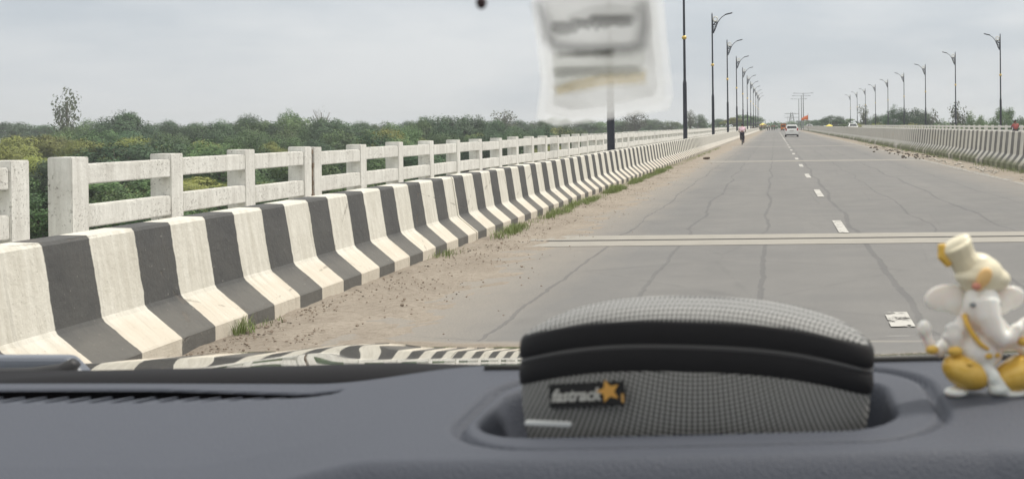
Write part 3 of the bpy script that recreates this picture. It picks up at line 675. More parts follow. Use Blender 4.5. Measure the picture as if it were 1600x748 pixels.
# ------------------------------------------------------------------ people
def skinned(name, verts, edges, rads, mat, parent=None, lv=1, root=0, cuts=None):
    me = bpy.data.meshes.new(name); me.from_pydata(verts, edges, []); me.materials.append(mat)
    o = bpy.data.objects.new(name, me); C.objects.link(o); o.parent = parent
    m = o.modifiers.new('skin', 'SKIN'); m.use_smooth_shade = True
    if not me.skin_vertices: me.skin_vertices.new()
    for i, r_ in enumerate(rads):
        me.skin_vertices[0].data[i].radius = (r_, r_) if not isinstance(r_, tuple) else r_
        me.skin_vertices[0].data[i].use_root = (i == root)
    mod(o, 'SUBSURF', levels=lv, render_levels=lv)
    return o
shirts = [(.62, .36, .40), (.55, .53, .50), (.30, .08, .07), (.10, .16, .30), (.5, .42, .2), (.12, .11, .11), (.45, .2, .1), (.2, .3, .25)]
def person(loc, rz, label, shirt, pants, pose='stand', group=None, h=1.65):
    r = empty('person', loc, rz); s = h/1.72
    if pose == 'stand':
        J = dict(pel=(0,0,.93), ch=(0,0,1.22), nk=(0,0,1.44), hd=(0,.01,1.56), ht=(0,.01,1.66), sl=(-.19,0,1.38), sr=(.19,0,1.38), el=(-.25,.02,1.10), er=(.25,.02,1.10), wl=(-.24,.10,.86), wr=(.24,.10,.86),
                 hl=(-.10,0,.90), hr=(.10,0,.90), kl=(-.12,.02,.50), kr=(.12,.03,.50), al=(-.13,0,.08), ar=(.13,0,.08), fl=(-.14,.14,.03), fr=(.14,.14,.03))
    elif pose == 'ride':   # leaning forward on a bicycle, facing +Y; seat about .88
        J = dict(pel=(0,-.05,.93), ch=(0,.10,1.20), nk=(0,.22,1.40), hd=(0,.27,1.51), ht=(0,.28,1.62), sl=(-.19,.19,1.34), sr=(.19,.19,1.34), el=(-.27,.33,1.14), er=(.27,.33,1.14), wl=(-.25,.52,.98), wr=(.25,.52,.98),
                 hl=(-.09,-.03,.90), hr=(.09,-.03,.90), kl=(-.13,.34,.70), kr=(.12,.26,.54), al=(-.11,.18,.36), ar=(.11,.06,.14), fl=(-.11,.32,.33), fr=(.11,.20,.11))
    else:                  # sitting upright on a motorcycle
        J = dict(pel=(0,0,.80), ch=(0,.03,1.08), nk=(0,.06,1.32), hd=(0,.08,1.43), ht=(0,.08,1.54), sl=(-.19,.04,1.26), sr=(.19,.04,1.26), el=(-.26,.18,1.05), er=(.26,.18,1.05), wl=(-.24,.42,1.00), wr=(.24,.42,1.00),
                 hl=(-.10,.04,.78), hr=(.10,.04,.78), kl=(-.20,.38,.68), kr=(.20,.38,.68), al=(-.17,.20,.32), ar=(.17,.20,.32), fl=(-.17,.34,.30), fr=(.17,.34,.30))
    def part(nm, names, ed, rad, mat, root=0):
        return skinned(nm, [tuple(c*s for c in J[n]) for n in names], [(names.index(a), names.index(b_)) for a, b_ in ed], [q*s if not isinstance(q, tuple) else (q[0]*s, q[1]*s) for q in rad], mat, r, 2, root)
    nm = ['pel', 'ch', 'nk', 'hd', 'ht', 'sl', 'el', 'wl', 'sr', 'er', 'wr', 'hl', 'kl', 'al', 'fl', 'hr', 'kr', 'ar', 'fr']
    part('body', nm, [('pel','ch'),('ch','nk'),('nk','hd'),('hd','ht'),('ch','sl'),('sl','el'),('el','wl'),('ch','sr'),('sr','er'),('er','wr'),('pel','hl'),('hl','kl'),('kl','al'),('al','fl'),('pel','hr'),('hr','kr'),('kr','ar'),('ar','fr')],
         [.115, .125, .055, .085, .075, .055, .04, .032, .055, .04, .032, .08, .052, .035, .03, .08, .052, .035, .03], MT['skin'])
    part('shirt', ['pel', 'ch', 'nk', 'sl', 'el', 'sr', 'er'], [('pel','ch'),('ch','nk'),('ch','sl'),('sl','el'),('ch','sr'),('sr','er')], [.155, .17, .10, .085, .062, .085, .062], colm('shirt_cloth', shirt))
    part('trousers', ['pel', 'hl', 'kl', 'al', 'hr', 'kr', 'ar'], [('pel','hl'),('hl','kl'),('kl','al'),('pel','hr'),('hr','kr'),('kr','ar')], [.145, .105, .075, .055, .105, .075, .055], colm('trouser_cloth', pants))
    b = MB(); hd = Vector(J['hd'])*s; ht = Vector(J['ht'])*s; c0 = (hd+ht)/2+Vector((0, -.012, .03))*s; b.ell(c0, (.088*s, .10*s, .095*s), 12, 8); b.build('hair', MT['hair'], r, smooth=True)
    tag(r, label, 'person', group); return r
def wheel(b, c, R0, r0=.02, spokes=18):
    b.torus(c, R0, r0, 'X', 28, 6)
# bicycle and rider
bx = at(1160, 224.8, 85).x
bi = empty('bicycle', (bx, 84.6, .0)); frm = MB()
rw, fw_ = (0, -.52, .34), (0, .56, .34)
for pa, pb in (((0,-.52,.34), (0,-.08,.30)), ((0,-.08,.30), (0,-.16,.84)), ((0,-.52,.34), (0,-.14,.76)), ((0,-.14,.76), (0,.38,.82)), ((0,-.08,.30), (0,.40,.72)), ((0,.36,.96), (0,.40,.70)), ((.05,.40,.70), (.05,.56,.34)), ((-.05,.40,.70), (-.05,.56,.34))): frm.tube([pa, pb], .018, 6)
frm.build('frame', plain('bicycle_frame', (.03, .03, .035), .4), bi)
for c in (rw, fw_):
    b = MB(); wheel(b, c, .33, .022)
    wo = b.build('wheel', MT['rubber'], bi)
    b = MB()
    for k in range(14):
        a = 2*math.pi*k/14; b.tube([c, (c[0], c[1]+.31*math.cos(a), c[2]+.31*math.sin(a))], .004, 4)
    b.build('spokes', MT['chrome'], wo)
b = MB(); b.tube([(-.27,.40,.98), (-.1,.38,1.0), (.1,.38,1.0), (.27,.40,.98)], .016, 6); b.build('handlebar', MT['chrome'], bi)
b = MB(); b.box((0,-.18,.87), (.17, .26, .06), bev=.025); b.build('saddle', MT['black'], bi)
b = MB(); b.box((0,-.50,.72), (.16, .40, .03)); b.tube([(0,-.52,.34), (.07,-.5,.71)], .01, 5); b.build('carrier', MT['black'], bi)
b = MB(); b.tube([(0,-.08,.30), (.1,-.08,.30), (.1,.06,.14)], .012, 5); b.tube([(0,-.08,.30), (-.1,-.08,.30), (-.1,.12,.36)], .012, 5); b.build('crank', MT['chrome'], bi)
tag(bi, 'black bicycle ridden along the left edge of the road', 'bicycle')
person((bx, 84.6, .0), 0, 'cyclist in a pale pink shirt and dark trousers riding away on the left', (.72, .50, .56), (.035, .025, .045), 'ride', h=1.68)

# ------------------------------------------------------------------ hatchback
def hatchback(label, rz, loc, paint, grp=None):
    r = empty('parked_car' if 0 else 'car', loc, rz)      # rear faces -Y
    L, W, H = 3.6, 1.66, 1.5
    # side profile (y, z) of body and greenhouse, lofted with tumblehome
    body = [(-1.78, .28), (-1.80, .62), (-1.74, .90), (-1.66, .98), (.55, .96), (1.55, .80), (1.78, .62), (1.80, .30)]
    b = MB(); rows = [(-.83, .0), (-.80, .04), (0, .06), (.80, .04), (.83, .0)]
    for x, e in ((-.83, -.03), (-.80, .0), (-.45, .015), (.45, .015), (.80, .0), (.83, -.03)):
        b.v += [(x, y*(1+e), z+(e if z > .7 else 0)) for y, z in body]
    n = len(body)
    for k in range(5):
        for i in range(n): b.f.append((k*n+i, k*n+(i+1)%n, (k+1)*n+(i+1)%n, (k+1)*n+i))
    b.f += [tuple(range(n)), tuple(5*n+i for i in range(n))]; b.m = [0]*len(b.f)
    o = b.build('body', paint, r); mod(o, 'BEVEL', width=.04, segments=2)
    gh = [(-1.68, .96), (-1.42, 1.42), (-.9, 1.50), (.1, 1.47), (.85, .97)]
    b = MB()
    for x, zz in ((-.80, 0), (-.62, 1), (.62, 1), (.80, 0)): pass
    vs = []
    for y, z in gh:
        t_ = (z-.96)/.54; xw = .79-.17*t_; vs += [(-xw, y, z), (xw, y, z)]
    b.add(vs, [(0,2,3,1), (2,4,5,3), (4,6,7,5), (6,8,9,7), (0,1,9,8), (0,8,6,4,2), (1,3,5,7,9)]); o = b.build('roof', paint, r); mod(o, 'BEVEL', width=.03, segments=2)
    def quad(nm, pts, m): q = MB(); q.add(pts, [(0,1,2,3)]); oo = q.build(nm, m, r, fix=False); mod(oo, 'SOLIDIFY', thickness=.012, offset=0); return oo
    quad('rear_window', [(-.62,-1.648,1.03), (.62,-1.648,1.03), (.54,-1.462,1.37), (-.54,-1.462,1.37)], MT['glassdark'])
    quad('windscreen', [(-.66,.79,1.03), (.66,.79,1.03), (.56,.20,1.42), (-.56,.20,1.42)], MT['glassdark'])
    for s in (-1, 1):
        for a0, a1 in ((-1.40, -.45), (-.38, .50)):
            quad('side_window', [(s*.784, a0-.05, 1.02), (s*.784, a1+.15, 1.02), (s*.672, min(a1, .12), 1.38), (s*.672, a0+.05, 1.38)], MT['glassdark'])
        b = MB(); b.box((s*.71, -1.76, .93), (.17, .14, .34), bev=.04); b.build('tail_light', MT['red'], r)
        b = MB(); b.box((s*.62, 1.74, .70), (.30, .16, .14), bev=.04); b.build('headlight', MT['lampwhite'], r)
        b = MB(); b.box((s*.93, .62, 1.02), (.18, .12, .13), bev=.03); b.build('door_mirror', paint, r)
        for y in (-1.18, 1.18):
            b = MB(); b.tube([(s*.66, y, .29), (s*.84, y, .29)], .29, 20); wo = b.build('wheel', MT['rubber'], r)
            b = MB(); b.tube([(s*.80, y, .29), (s*.85, y, .29)], .17, 14); b.build('rim', MT['chrome'], wo)
    b = MB(); b.box((0, -1.80, .42), (1.60, .14, .26), bev=.05); b.build('bumper', paint, r)
    b = MB(); b.box((0, -1.80, .25), (1.40, .16, .14), bev=.04); b.build('bumper_insert', MT['black'], r)
    b = MB(); b.box((0, -1.815, .74), (.48, .03, .11), bev=.008); b.build('number_plate', plain('plate', (.55, .54, .50), .5), r)
    b = MB(); b.box((0, -1.80, .84), (.60, .03, .035)); b.build('garnish', MT['chrome'], r)
    tag(r, label, 'car', grp); return r
p = at(1237, 212, 137); hatchback('white hatchback driving away right of the dashed centre line', 0, (p.x, 137, 0), MT['carwhite'])
p = at(1333, 199, 198); hatchback('white car on the opposite carriageway, only its roof showing over the median barrier', math.pi, (p.x, 198, .15), MT['carwhite'])
p = at(1262, 197, 290); hatchback('tiny white car far off behind the median barrier near the flag', math.pi, (p.x+.5, 290, .1), MT['carwhite'])

# three-wheeler goods carrier
def rickshaw(label, loc, bodyc, hood, rz=0):
    r = empty('three_wheeler', loc, rz)
    b = MB(); b.box((0, 0, .55), (1.35, 2.3, .6), bev=.06); b.prism([(-1.15, .8), (-1.1, 1.5), (-.9, 1.68), (.6, 1.68), (1.1, 1.1), (1.1, .8)], 'X', -.62, .62); b.build('body', bodyc, r)
    b = MB(); b.box((0, -1.165, 1.22), (.95, .02, .42)); b.build('rear_opening', MT['black'], r)
    b = MB(); b.box((0, -.15, 1.71), (1.34, 2.0, .09), bev=.04); b.build('roof', hood, r)
    for x, y in ((-.56, -.8), (.56, -.8), (0, 1.1)):
        b = MB(); b.tube([(x-.06, y, .22), (x+.06, y, .22)], .22, 14); b.build('wheel', MT['rubber'], r)
    b = MB(); b.box((0, -1.16, .35), (1.2, .05, .22)); b.build('bumper', MT['black'], r)
    for s in (-1, 1): b = MB(); b.box((s*.55, -1.17, .75), (.12, .04, .16)); b.build('tail_light', MT['red'], r)
    tag(r, label, 'three-wheeler'); return r
om = colm('orange_tarpaulin', (.62, .20, .05)); 
p = at(1224, 204.2, 268); rickshaw('orange three-wheeler driving ahead just left of the white hatchback', (p.x, 268, 0), om, om)
p = at(1305, 199, 275); rickshaw('dark three-wheeler on the opposite carriageway beside the yellow canopy', (p.x, 275, .2), colm('dark_green_body', (.06, .07, .05)), colm('grey_hood', (.14, .13, .12)), math.pi)
# vendor stalls at the bridge end
def umbrella(label, loc, rx, h, col, cat='umbrella'):
    r = empty('market_umbrella', loc); b = MB(); n = 8
    vs = [(0, 0, h+.55)]+[(rx*math.cos(2*math.pi*k/n), rx*math.sin(2*math.pi*k/n), h) for k in range(n)]+[(rx*math.cos(2*math.pi*k/n), rx*math.sin(2*math.pi*k/n), h-.18) for k in range(n)]
    b.add(vs, [(0, 1+k, 1+(k+1)%n) for k in range(n)]+[(1+k, n+1+k, n+1+(k+1)%n, 1+(k+1)%n) for k in range(n)]); b.build('canopy', colm('umbrella_cloth', col), r)
    b = MB(); b.tube([(0,0,-.2), (0,0,h+.5)], .03, 6); b.build('pole', MT['chrome'], r)
    tag(r, label, cat, None); return r
p = at(1192, 204, 284); umbrella('yellow market umbrella over the stall where the left barrier ends', (p.x, 284, 0), .95, 1.55, (.72, .62, .16))
p = at(1296, 197, 285); umbrella('yellow canopy far off over the median barrier on the right', (p.x, 285, 0), 1.15, 1.05, (.72, .60, .10))
def cart(label, x, Y, wd, h, col, goods):
    p = at(x, 204, Y); r = empty('vendor_stall', (p.x, Y, 0)); b = MB()
    b.box((0,0,.75), (wd, 1.0, .12)); b.build('table', MT['bark'], r)
    for sx in (-1, 1):
        for sy in (-1, 1): b = MB(); b.tube([(sx*wd*.46, sy*.45, 0), (sx*wd*.46, sy*.45, h)], .03, 6); b.build('leg', MT['bark'], r)
    b = MB()
    vs = []; nn = 7
    for i in range(nn):
        for j in range(4): vs.append((-wd*.6+wd*1.2*i/(nn-1), -.7+1.4*j/3, h+.05+.35*math.sin(math.pi*j/3)-.10*math.sin(math.pi*i/(nn-1)*2)))
    b.add(vs, [(i*4+j, i*4+j+1, (i+1)*4+j+1, (i+1)*4+j) for i in range(nn-1) for j in range(3)]); o = b.build('tarpaulin', colm('tarpaulin', col), r); mod(o, 'SOLIDIFY', thickness=.02)
    b = MB()
    for _ in range(16): b.ell((rnd.uniform(-wd*.42, wd*.42), rnd.uniform(-.4, .4), .88+rnd.uniform(0, .1)), (.11, .11, .11), 8, 6)
    o = b.build('goods', colm('goods', goods), r); tag(r, label, 'stall'); return r
cart('dark tarpaulin stall beside the last left lamp posts', 1181, 286, 2.2, 1.75, (.04, .04, .045), (.3, .2, .06))
cart('brown stall under the yellow umbrella at the end of the left barrier', 1192, 283.5, 1.4, 1.25, (.16, .08, .05), (.45, .2, .05))
for k, (x, Y, sc, lb) in enumerate(((1199, 288, (.60, .58, .54), 'standing person in a white top beside the yellow umbrella stall'), (1202, 292, (.50, .38, .30), 'person in a beige shirt second from the stall'), (1206.5, 285, (.22, .10, .07), 'person in a brown shirt in the middle of the far group'),
                                 (1210, 295, (.3, .1, .1), 'person in dark red near the right of the far group'), (1214, 300, (.6, .6, .58), 'rightmost small person of the far group on the road end'), (1190, 282, (.25, .15, .08), 'person in brown standing at the stall'))):
    p = at(x, 204, Y); person((p.x, Y, 0), rnd.uniform(0, 6), lb, sc, (.05, .05, .06), 'stand', 'people at the end of the bridge')
# motorcycle with two riders on the opposite carriageway
mX = at(1586, 200, 80).x; r = empty('motorcycle', (mX, 80, .12))
for y in (-.62, .62): b = MB(); wheel(b, (0, y, .30), .27, .05); b.build('wheel', MT['rubber'], r)
b = MB(); b.box((0, .12, .72), (.28, .5, .24), bev=.08); b.build('fuel_tank', colm('red_tank', (.3, .03, .03), .3), r)
b = MB(); b.box((0, -.35, .74), (.26, .75, .10), bev=.04); b.build('seat', MT['black'], r)
b = MB(); b.tube([(-.36,.40,1.02), (0,.48,1.0), (.36,.40,1.02)], .018, 6); b.tube([(0,.45,1.0), (0,.62,.3)], .035, 6); b.build('handlebar', MT['chrome'], r)
b = MB(); b.box((0, 0, .45), (.26, .5, .32), bev=.05); b.box((0, -.3, .5), (.08, .7, .08)); b.build('engine', MT['chrome'], r)
tag(r, 'motorcycle carrying two riders behind the median barrier at the right edge', 'motorcycle')
person((mX, 79.98, .12), 0, 'front rider in a blue-grey top on the motorcycle at the right edge', (.16, .18, .32), (.05, .05, .07), 'sit')
person((mX-.05, 79.55, .17), 0, 'pillion rider in a reddish top on the motorcycle at the right edge', (.42, .12, .11), (.05, .05, .07), 'sit')
# flag
p = at(1262.5, 177, 240); r = empty('orange_flag', (p.x, 240, 0))
b = MB(); b.tube([(0,0,0), (0,0,p.z)], .035, 6); b.build('pole', MT['bark'], r)
b = MB(); vs = []
for i in range(12):
    u = i/11; ww = .25*math.sin(u*7)*u
    for v in (0, .5, 1): vs.append((-u*1.45, ww, p.z-.35-u*.72-v*(1.05*(1-u*.55))-.05*math.sin(u*9)))
b.add(vs, [(i*3+j, i*3+j+1, (i+1)*3+j+1, (i+1)*3+j) for i in range(11) for j in range(2)]); o = b.build('flag_cloth', colm('saffron_cloth', (.80, .20, .06)), r, smooth=True); mod(o, 'SOLIDIFY', thickness=.008)
tag(r, 'orange flag flying from a pole beyond the white hatchback', 'flag')
# pylon, hazy
p = at(1237, 176, 900); r = empty('pylon', (p.x, 900, 0)); b = MB()
for s in (-1, 1): b.tube([(s*4, 0, -6), (s*.8, 0, p.z)], .22, 4); b.tube([(s*3, 2, -6), (s*.6, 1, p.z)], .2, 4)
for k in range(8): z = -4+k*(p.z+4)/8; ww = 4-(3.2*k/8); b.tube([(-ww, 0, z), (ww*.9, 0, z+1.8)], .12, 4)
b.build('lattice', MT['lamphead'], r)
b = MB()
for z in (p.z-1, p.z-4): b.tube([(-6, 0, z), (6, 0, z)], .2, 4)
b.build('crossarm', MT['lamphead'], r); tag(r, 'faint lattice power pylon on the horizon above the orange three-wheeler', 'pylon')

# ------------------------------------------------------------------ OWN CAR: bonnet, dashboard, windscreen
car = empty('own_car', (-.05, 0, 0)); tag(car, 'car we sit in, dark grey dashboard with glossy bonnet ahead', 'car')
def pc(o): o.parent = car; o.location = Vector(o.location)-Vector((-.05, 0, 0)); return o
EZ = 1.5
# bonnet: convex skin whose crest hides its own nose
def bonz(x, y):
    z0, Y0 = -.2115, .95; z = z0-.097*(y-Y0)-.5*.1766*(y-Y0)**2
    if y > 1.5: z -= .30*(y-1.5)**2
    xx = x+.05; z -= .022*(abs(xx)/.8)**2.6
    z += .004*math.exp(-((abs(xx)-.47)/.06)**2)*min(1, max(0, (y-.8)*2))   # two long pressed ridges
    if abs(xx) > .80: z -= 1.6*(abs(xx)-.80)**1.6
    return EZ+z
b = MB(); NXX, NYY = 180, 110
for j in range(NYY+1):
    y = .84+(2.35-.84)*j/NYY
    for i in range(NXX+1): x = -.05-.93+1.86*i/NXX; b.v.append((x, y, bonz(x, y)))
n = NXX+1; b.f = [(j*n+i, j*n+i+1, (j+1)*n+i+1, (j+1)*n+i) for j in range(NYY) for i in range(NXX)]; b.m = [0]*len(b.f)
t = NT('bonnet_paint'); t.bump(t.noise(t.o, 3.2, 2), .02, .02)
bonnet = pc(b.build('bonnet', t.fin((.52, .52, .50), .03, .92, Coat_Weight=1.0, Coat_Roughness=.02), smooth=True, fix=False)); mod(bonnet, 'SOLIDIFY', thickness=.01, offset=-1)
# cowl between bonnet and dashboard, black
b = MB(); pts = [(-90, 580), (150, 578), (300, 575), (450, 571), (620, 566), (760, 570), (1200, 575), (1700, 575)]
vs = []
for x, y in pts:
    q = at(x, y, .78); vs += [(q.x, .72, q.z-.14), (q.x, .74, q.z-.004), (q.x, .78, q.z), (q.x, .86, q.z-.03), (q.x, .88, q.z-.2)]
b.add(vs, [(k*5+i, k*5+i+1, (k+1)*5+i+1, (k+1)*5+i) for k in range(len(pts)-1) for i in range(4)]); o = pc(b.build('cowl_panel', plain('cowl_black', (.008, .008, .010), .7, spec=.2), smooth=True))
mod(o, 'SOLIDIFY', thickness=.004)
# plastic hinge cover at the rear corner of the bonnet
b = MB(); c0 = at(60, 566, .98); a0 = at(-60, 553, .98); a1 = at(118, 553, .98); a2 = at(142, 572, .98); a3 = at(-60, 590, .98)
poly = [(a0.x, a0.z), (a1.x, a1.z), (a2.x, a2.z-.004), (a2.x+.01, a3.z-.03), (a0.x, a3.z-.03)]
b.prism(poly, 'Y', .965, .985); o = pc(b.build('cowl_cover', plain('blue_grey_trim', (.12, .135, .165), .3))); mod(o, 'BEVEL', width=.006, segments=3)
b = MB(); q0 = at(-40, 590, .92); q1 = at(100, 583, .92); q2 = at(118, 566, .92)
b.tube([q0, at(50, 588, .92), q1, q2], [.008, .008, .009, .005], 8); o = pc(b.build('wiper_arm', MT['black'], smooth=True))

# dashboard: one moulded skin with a raised centre, tray recess, seam groove and vent slot
def sst(t): t = min(1, max(0, t)); return t*t*(3-2*t)
def rr(x, y, cx, cy, hx, hy, r):
    qx, qy = abs(x-cx)-hx+r, abs(y-cy)-hy+r
    return math.hypot(max(qx, 0), max(qy, 0))+min(max(qx, qy), 0)-r
TX, TY = -.042, .530
def slot_line(x):                            # centre line of the demister slot in world Y
    return .632+.02*(x+.43)*.3
def slot_hw(x): return .95*min(.0145, .0025+.012*min(1, (-.255-x)/.12)+.012*max(0, -.30-x))
def dashz(x, y):
    hump = sst((x+.285)/.125)
    z = -.154+.0195*hump
    z -= .10*max(0, .50-y)*(1-hump)*.6
    z += .0015*math.sin(x*9)
    # front edge rolls down
    yf = .447-.32*max(0, abs(x+.045)-.13)**1.25*2.2
    yf = max(yf, .25)
    d = yf-y
    if d > 0: z -= 1.8*d*d/(d+.016)
    # seam groove
    g1 = rr(x, y, -.035, .531, .112, .070, .045)
    z -= .0060*math.exp(-(g1/.0022)**2)
    if g1 < 0: z -= .0012*sst(-g1/.006)
    # recess
    g2 = rr(x, y, TX, TY, .097, .049, .03)
    z -= .030*sst((-g2+.002)/.011)
    # vent slot
    if x < -.255:
        hw = slot_hw(x); e = abs(y-slot_line(x))
        z -= .030*sst((hw-e)/.003+.5)
    return EZ+z
x0, x1 = -.62, .72; st = .0021; NXX = int((x1-x0)/st); NYY = 205
V = []; 
for j in range(NYY+1):
    v = j/NYY
    for i in range(NXX+1):
        x = x0+(x1-x0)*i/NXX; yb = .662-.040*sst((x+.285)/.125); y = .27+(yb-.27)*v
        V.append((x, y, dashz(x, y)))
n = NXX+1
for i in range(n): x, y, z = V[NYY*n+i]; V.append((x, y+.004, z-.003))
for i in range(n): x, y, z = V[NYY*n+i]; V.append((x, y+.006, z-.05))
b = MB(); b.v = V; b.f = [(j*n+i, j*n+i+1, (j+1)*n+i+1, (j+1)*n+i) for j in range(NYY+2) for i in range(NXX)]; b.m = [0]*len(b.f)
t = NT('dashboard_plastic'); gr = t.vor(t.o, 900); nn = t.noise(t.o, 5, 3)
t.bump(gr, .45, .0008); dst = t.rng(t.vor(t.o, 160), .05, .09, .25, 0); nn = t.ma('ADD', t.ma('MULTIPLY', nn, .7), t.ma('MULTIPLY', t.noise(t.o, 600, 2), .35)); c = t.mix(nn, (.058, .065, .085), (.066, .074, .095))
dash = pc(b.build('dashboard', t.fin(t.mix(t.ma('MULTIPLY', dst, t.rng(t.noise(t.o, 14, 3), .45, .65)), c, (.3, .29, .27)), .62, spec=.35), smooth=True, fix=False))
def sub(o, par): o.parent = par; return o
def indash(o): o.location = Vector((.05, 0, 0)); o.parent = car; return o
# louvres of the demister slot
b = MB()
for k in range(29):
    x = -.60+k*.0127
    if x > -.262: break
    y = slot_line(x); hw = slot_hw(x); z = dashz(x, y-hw-.004)-.0003
    b.add([(x-.005, y-hw-.001, z), (x+.0035, y-hw-.001, z), (x+.0085, y-hw+1.1*hw, z-.0008), (x+.007, y-hw+1.1*hw, z-.0008), (x-.005, y-hw-.001, z-.012), (x+.0035, y-hw-.001, z-.012), (x+.0075, y-hw+1.35*hw, z-.015), (x+.006, y-hw+1.35*hw, z-.015)],
          [(0,1,2,3), (4,7,6,5), (0,4,5,1), (1,5,6,2), (2,6,7,3), (3,7,4,0)])
lv = indash(b.build('demister_louvres', dash.data.materials[0]))
b = MB(); ks = 40          # black sheet added before the slot's back wall, painting its shade
for k in range(ks+1):
    x = -.62+(.364)*k/ks; y = slot_line(x)+slot_hw(min(x, -.2555))-.0012; zt = dashz(x, y+.006)-.0006; b.v += [(x, y, zt), (x, y-.0004, zt-.028)]
b.f = [(2*k, 2*k+1, 2*k+3, 2*k+2) for k in range(ks)]; b.m = [0]*ks
vb = plain('slot_shade_black', (.004, .004, .005), .9, spec=.1); indash(b.build('slot_shade_back', vb, fix=False))
b = MB(); b.v = []; ks = 40  # second black sheet, above the slot's floor, standing in for shade
for k in range(ks+1):
    x = -.62+(.364)*k/ks; y = slot_line(x); hw = slot_hw(min(x, -.2555)); b.v += [(x, y-hw, EZ-.172), (x, y+hw, EZ-.172)]
b.f = [(2*k, 2*k+1, 2*k+3, 2*k+2) for k in range(ks)]; b.m = [0]*ks
indash(b.build('slot_shade_floor', plain('slot_shade_black', (.004, .004, .005), .9, spec=.1), fix=False))
# rubber seal along the back edge
b = MB(); ptsl = []
for k in range(60):
    x = -.165+.88*k/59; ptsl.append((x, .612, dashz(x, .612)+.0005))
b.tube(ptsl, .0022, 6); indash(b.build('windscreen_seal', MT['rubber'], smooth=True))
# windscreen glass
t = NT('windscreen_glass'); fr = t.n('ShaderNodeFresnel'); fr.inputs[0].default_value = 1.35
tr = t.n('ShaderNodeBsdfTransparent'); tr.inputs[0].default_value = (.985, .99, .985, 1); gl = t.n('ShaderNodeBsdfGlossy'); gl.inputs['Roughness'].default_value = .02; gl.inputs[0].default_value = (1, 1, 1, 1)
ms = t.n('ShaderNodeMixShader'); t.l(t.ma('MULTIPLY', fr.outputs[0], .22), ms.inputs[0]); t.l(tr.outputs[0], ms.inputs[1]); t.l(gl.outputs[0], ms.inputs[2]); t.l(ms.outputs[0], t.out.inputs[0])
def glass_pt(x, v):                          # v 0 bottom .. 1 top
    xx = x+.05; y = .80-.80*v-.06*(xx/.7)**2; z = EZ-.17+.41*v+.012*math.sin(math.pi*v); return Vector((x, y, z))
b = MB(); NA, NB = 40, 30
for j in range(NB+1):
    for i in range(NA+1): b.v.append(tuple(glass_pt(-.05-.74+1.48*i/NA, j/NB)))
b.f = [(j*(NA+1)+i, j*(NA+1)+i+1, (j+1)*(NA+1)+i+1, (j+1)*(NA+1)+i) for j in range(NB) for i in range(NA)]; b.m = [0]*len(b.f)
ws = indash(b.build('windscreen', t.m, smooth=True, fix=False))
# roof, header and pillars that the glass hangs in (above and beside the view)
b = MB(); b.box((-.05, -.83, EZ+.265), (1.36, 1.6, .05), bev=.02); indash(b.build('roof', plain('roof_lining', (.40, .39, .37), .9)))
for s in (-1, 1):
    b = MB(); b.tube([glass_pt(-.05+s*.76, 0), glass_pt(-.05+s*.76, .5), glass_pt(-.05+s*.74, 1)+Vector((0, 0, .01))], .03, 8); indash(b.build('pillar', plain('pillar_trim', (.2, .2, .2), .8), smooth=True))

# ------------------------------------------------------------------ clear sticker on the inside of the windscreen
def glass_hit(x, y, off=.004):
    d = RT*((x-CX)/F)-UP*((y-CY)/F)+FW; lo, hi = .2, .9
    for _ in range(40):
        mid_ = (lo+hi)/2; p = EYE+d*mid_; v = (.80-.06*((p.x+.05)/.7)**2-p.y)/.80; zg = EZ-.17+.41*v+.012*math.sin(math.pi*v)
        if p.z < zg: lo = mid_
        else: hi = mid_
        # eye side is below/behind the glass sheet
    return EYE+d*(lo-off)
stk = empty('windscreen_sticker', glass_hit(945, 100)); base_ = stk.location.copy()
def film(name, fac, col, rough=.6):
    t = NT(name); tr = t.n('ShaderNodeBsdfTransparent'); ms = t.n('ShaderNodeMixShader'); tl = t.n('ShaderNodeBsdfTranslucent'); m2 = t.n('ShaderNodeMixShader')
    tl.inputs[0].default_value = (*col, 1); t.fin(col, rough); m2.inputs[0].default_value = .6; t.l(t.b.outputs[0], m2.inputs[1]); t.l(tl.outputs[0], m2.inputs[2])
    n1 = t.noise(t.o, 40, 3); t.l(t.rng(n1, .3, .7, fac*.8, fac*1.2), ms.inputs[0])
    t.l(tr.outputs[0], ms.inputs[1]); t.l(m2.outputs[0], ms.inputs[2]); t.l(ms.outputs[0], t.out.inputs[0]); return t.m
def patch(name, outline, mat, off=.004, th=.0002):
    b = MB(); pts = [glass_hit(x, y, off)-base_ for x, y in outline]; c = sum(pts, Vector())/len(pts)
    b.add([c]+pts, [(0, i+1, (i+1)%len(pts)+1) for i in range(len(pts))]); o = b.build(name, mat, stk, smooth=True, fix=False); return o
patch('clear_film', [(826, -30), (838, 60), (846, 130), (838, 186), (870, 197), (925, 191), (990, 180), (1045, 172), (1052, 150), (1042, 60), (1034, -30)], film('clear_film', .48, (.74, .75, .75)))
patch('film_layer', [(838, -30), (848, 60), (856, 128), (852, 176), (878, 186), (925, 182), (985, 171), (1034, 162), (1040, 145), (1031, 60), (1023, -30)], film('film_layer', .5, (.70, .71, .71)), .0046)
patch('film_layer', [(850, -30), (858, 60), (866, 120), (864, 164), (890, 172), (925, 170), (975, 160), (1022, 150), (1028, 136), (1020, 60), (1012, -30)], film('film_layer2', .66, (.68, .69, .69)), .0050)
patch('film_edge', [(826, -30), (838, 60), (846, 130), (838, 186), (852, 190), (860, 130), (852, 60), (846, -30)], film('film_edge', .08, (.6, .62, .64)), .0055)
patch('film_edge', [(1034, -30), (1042, 60), (1052, 150), (1047, 172), (1034, 170), (1034, 140), (1024, 60), (1018, -30)], film('film_edge2', .10, (.55, .57, .6)), .0055)
darkm = film('grey_print', .50, (.10, .10, .10)); grm = film('pale_print', .18, (.62, .63, .52))
patch('printed_field', [(862, 82), (1006, 76), (1008, 122), (960, 122), (905, 130), (868, 145)], grm, .006)
fro = None
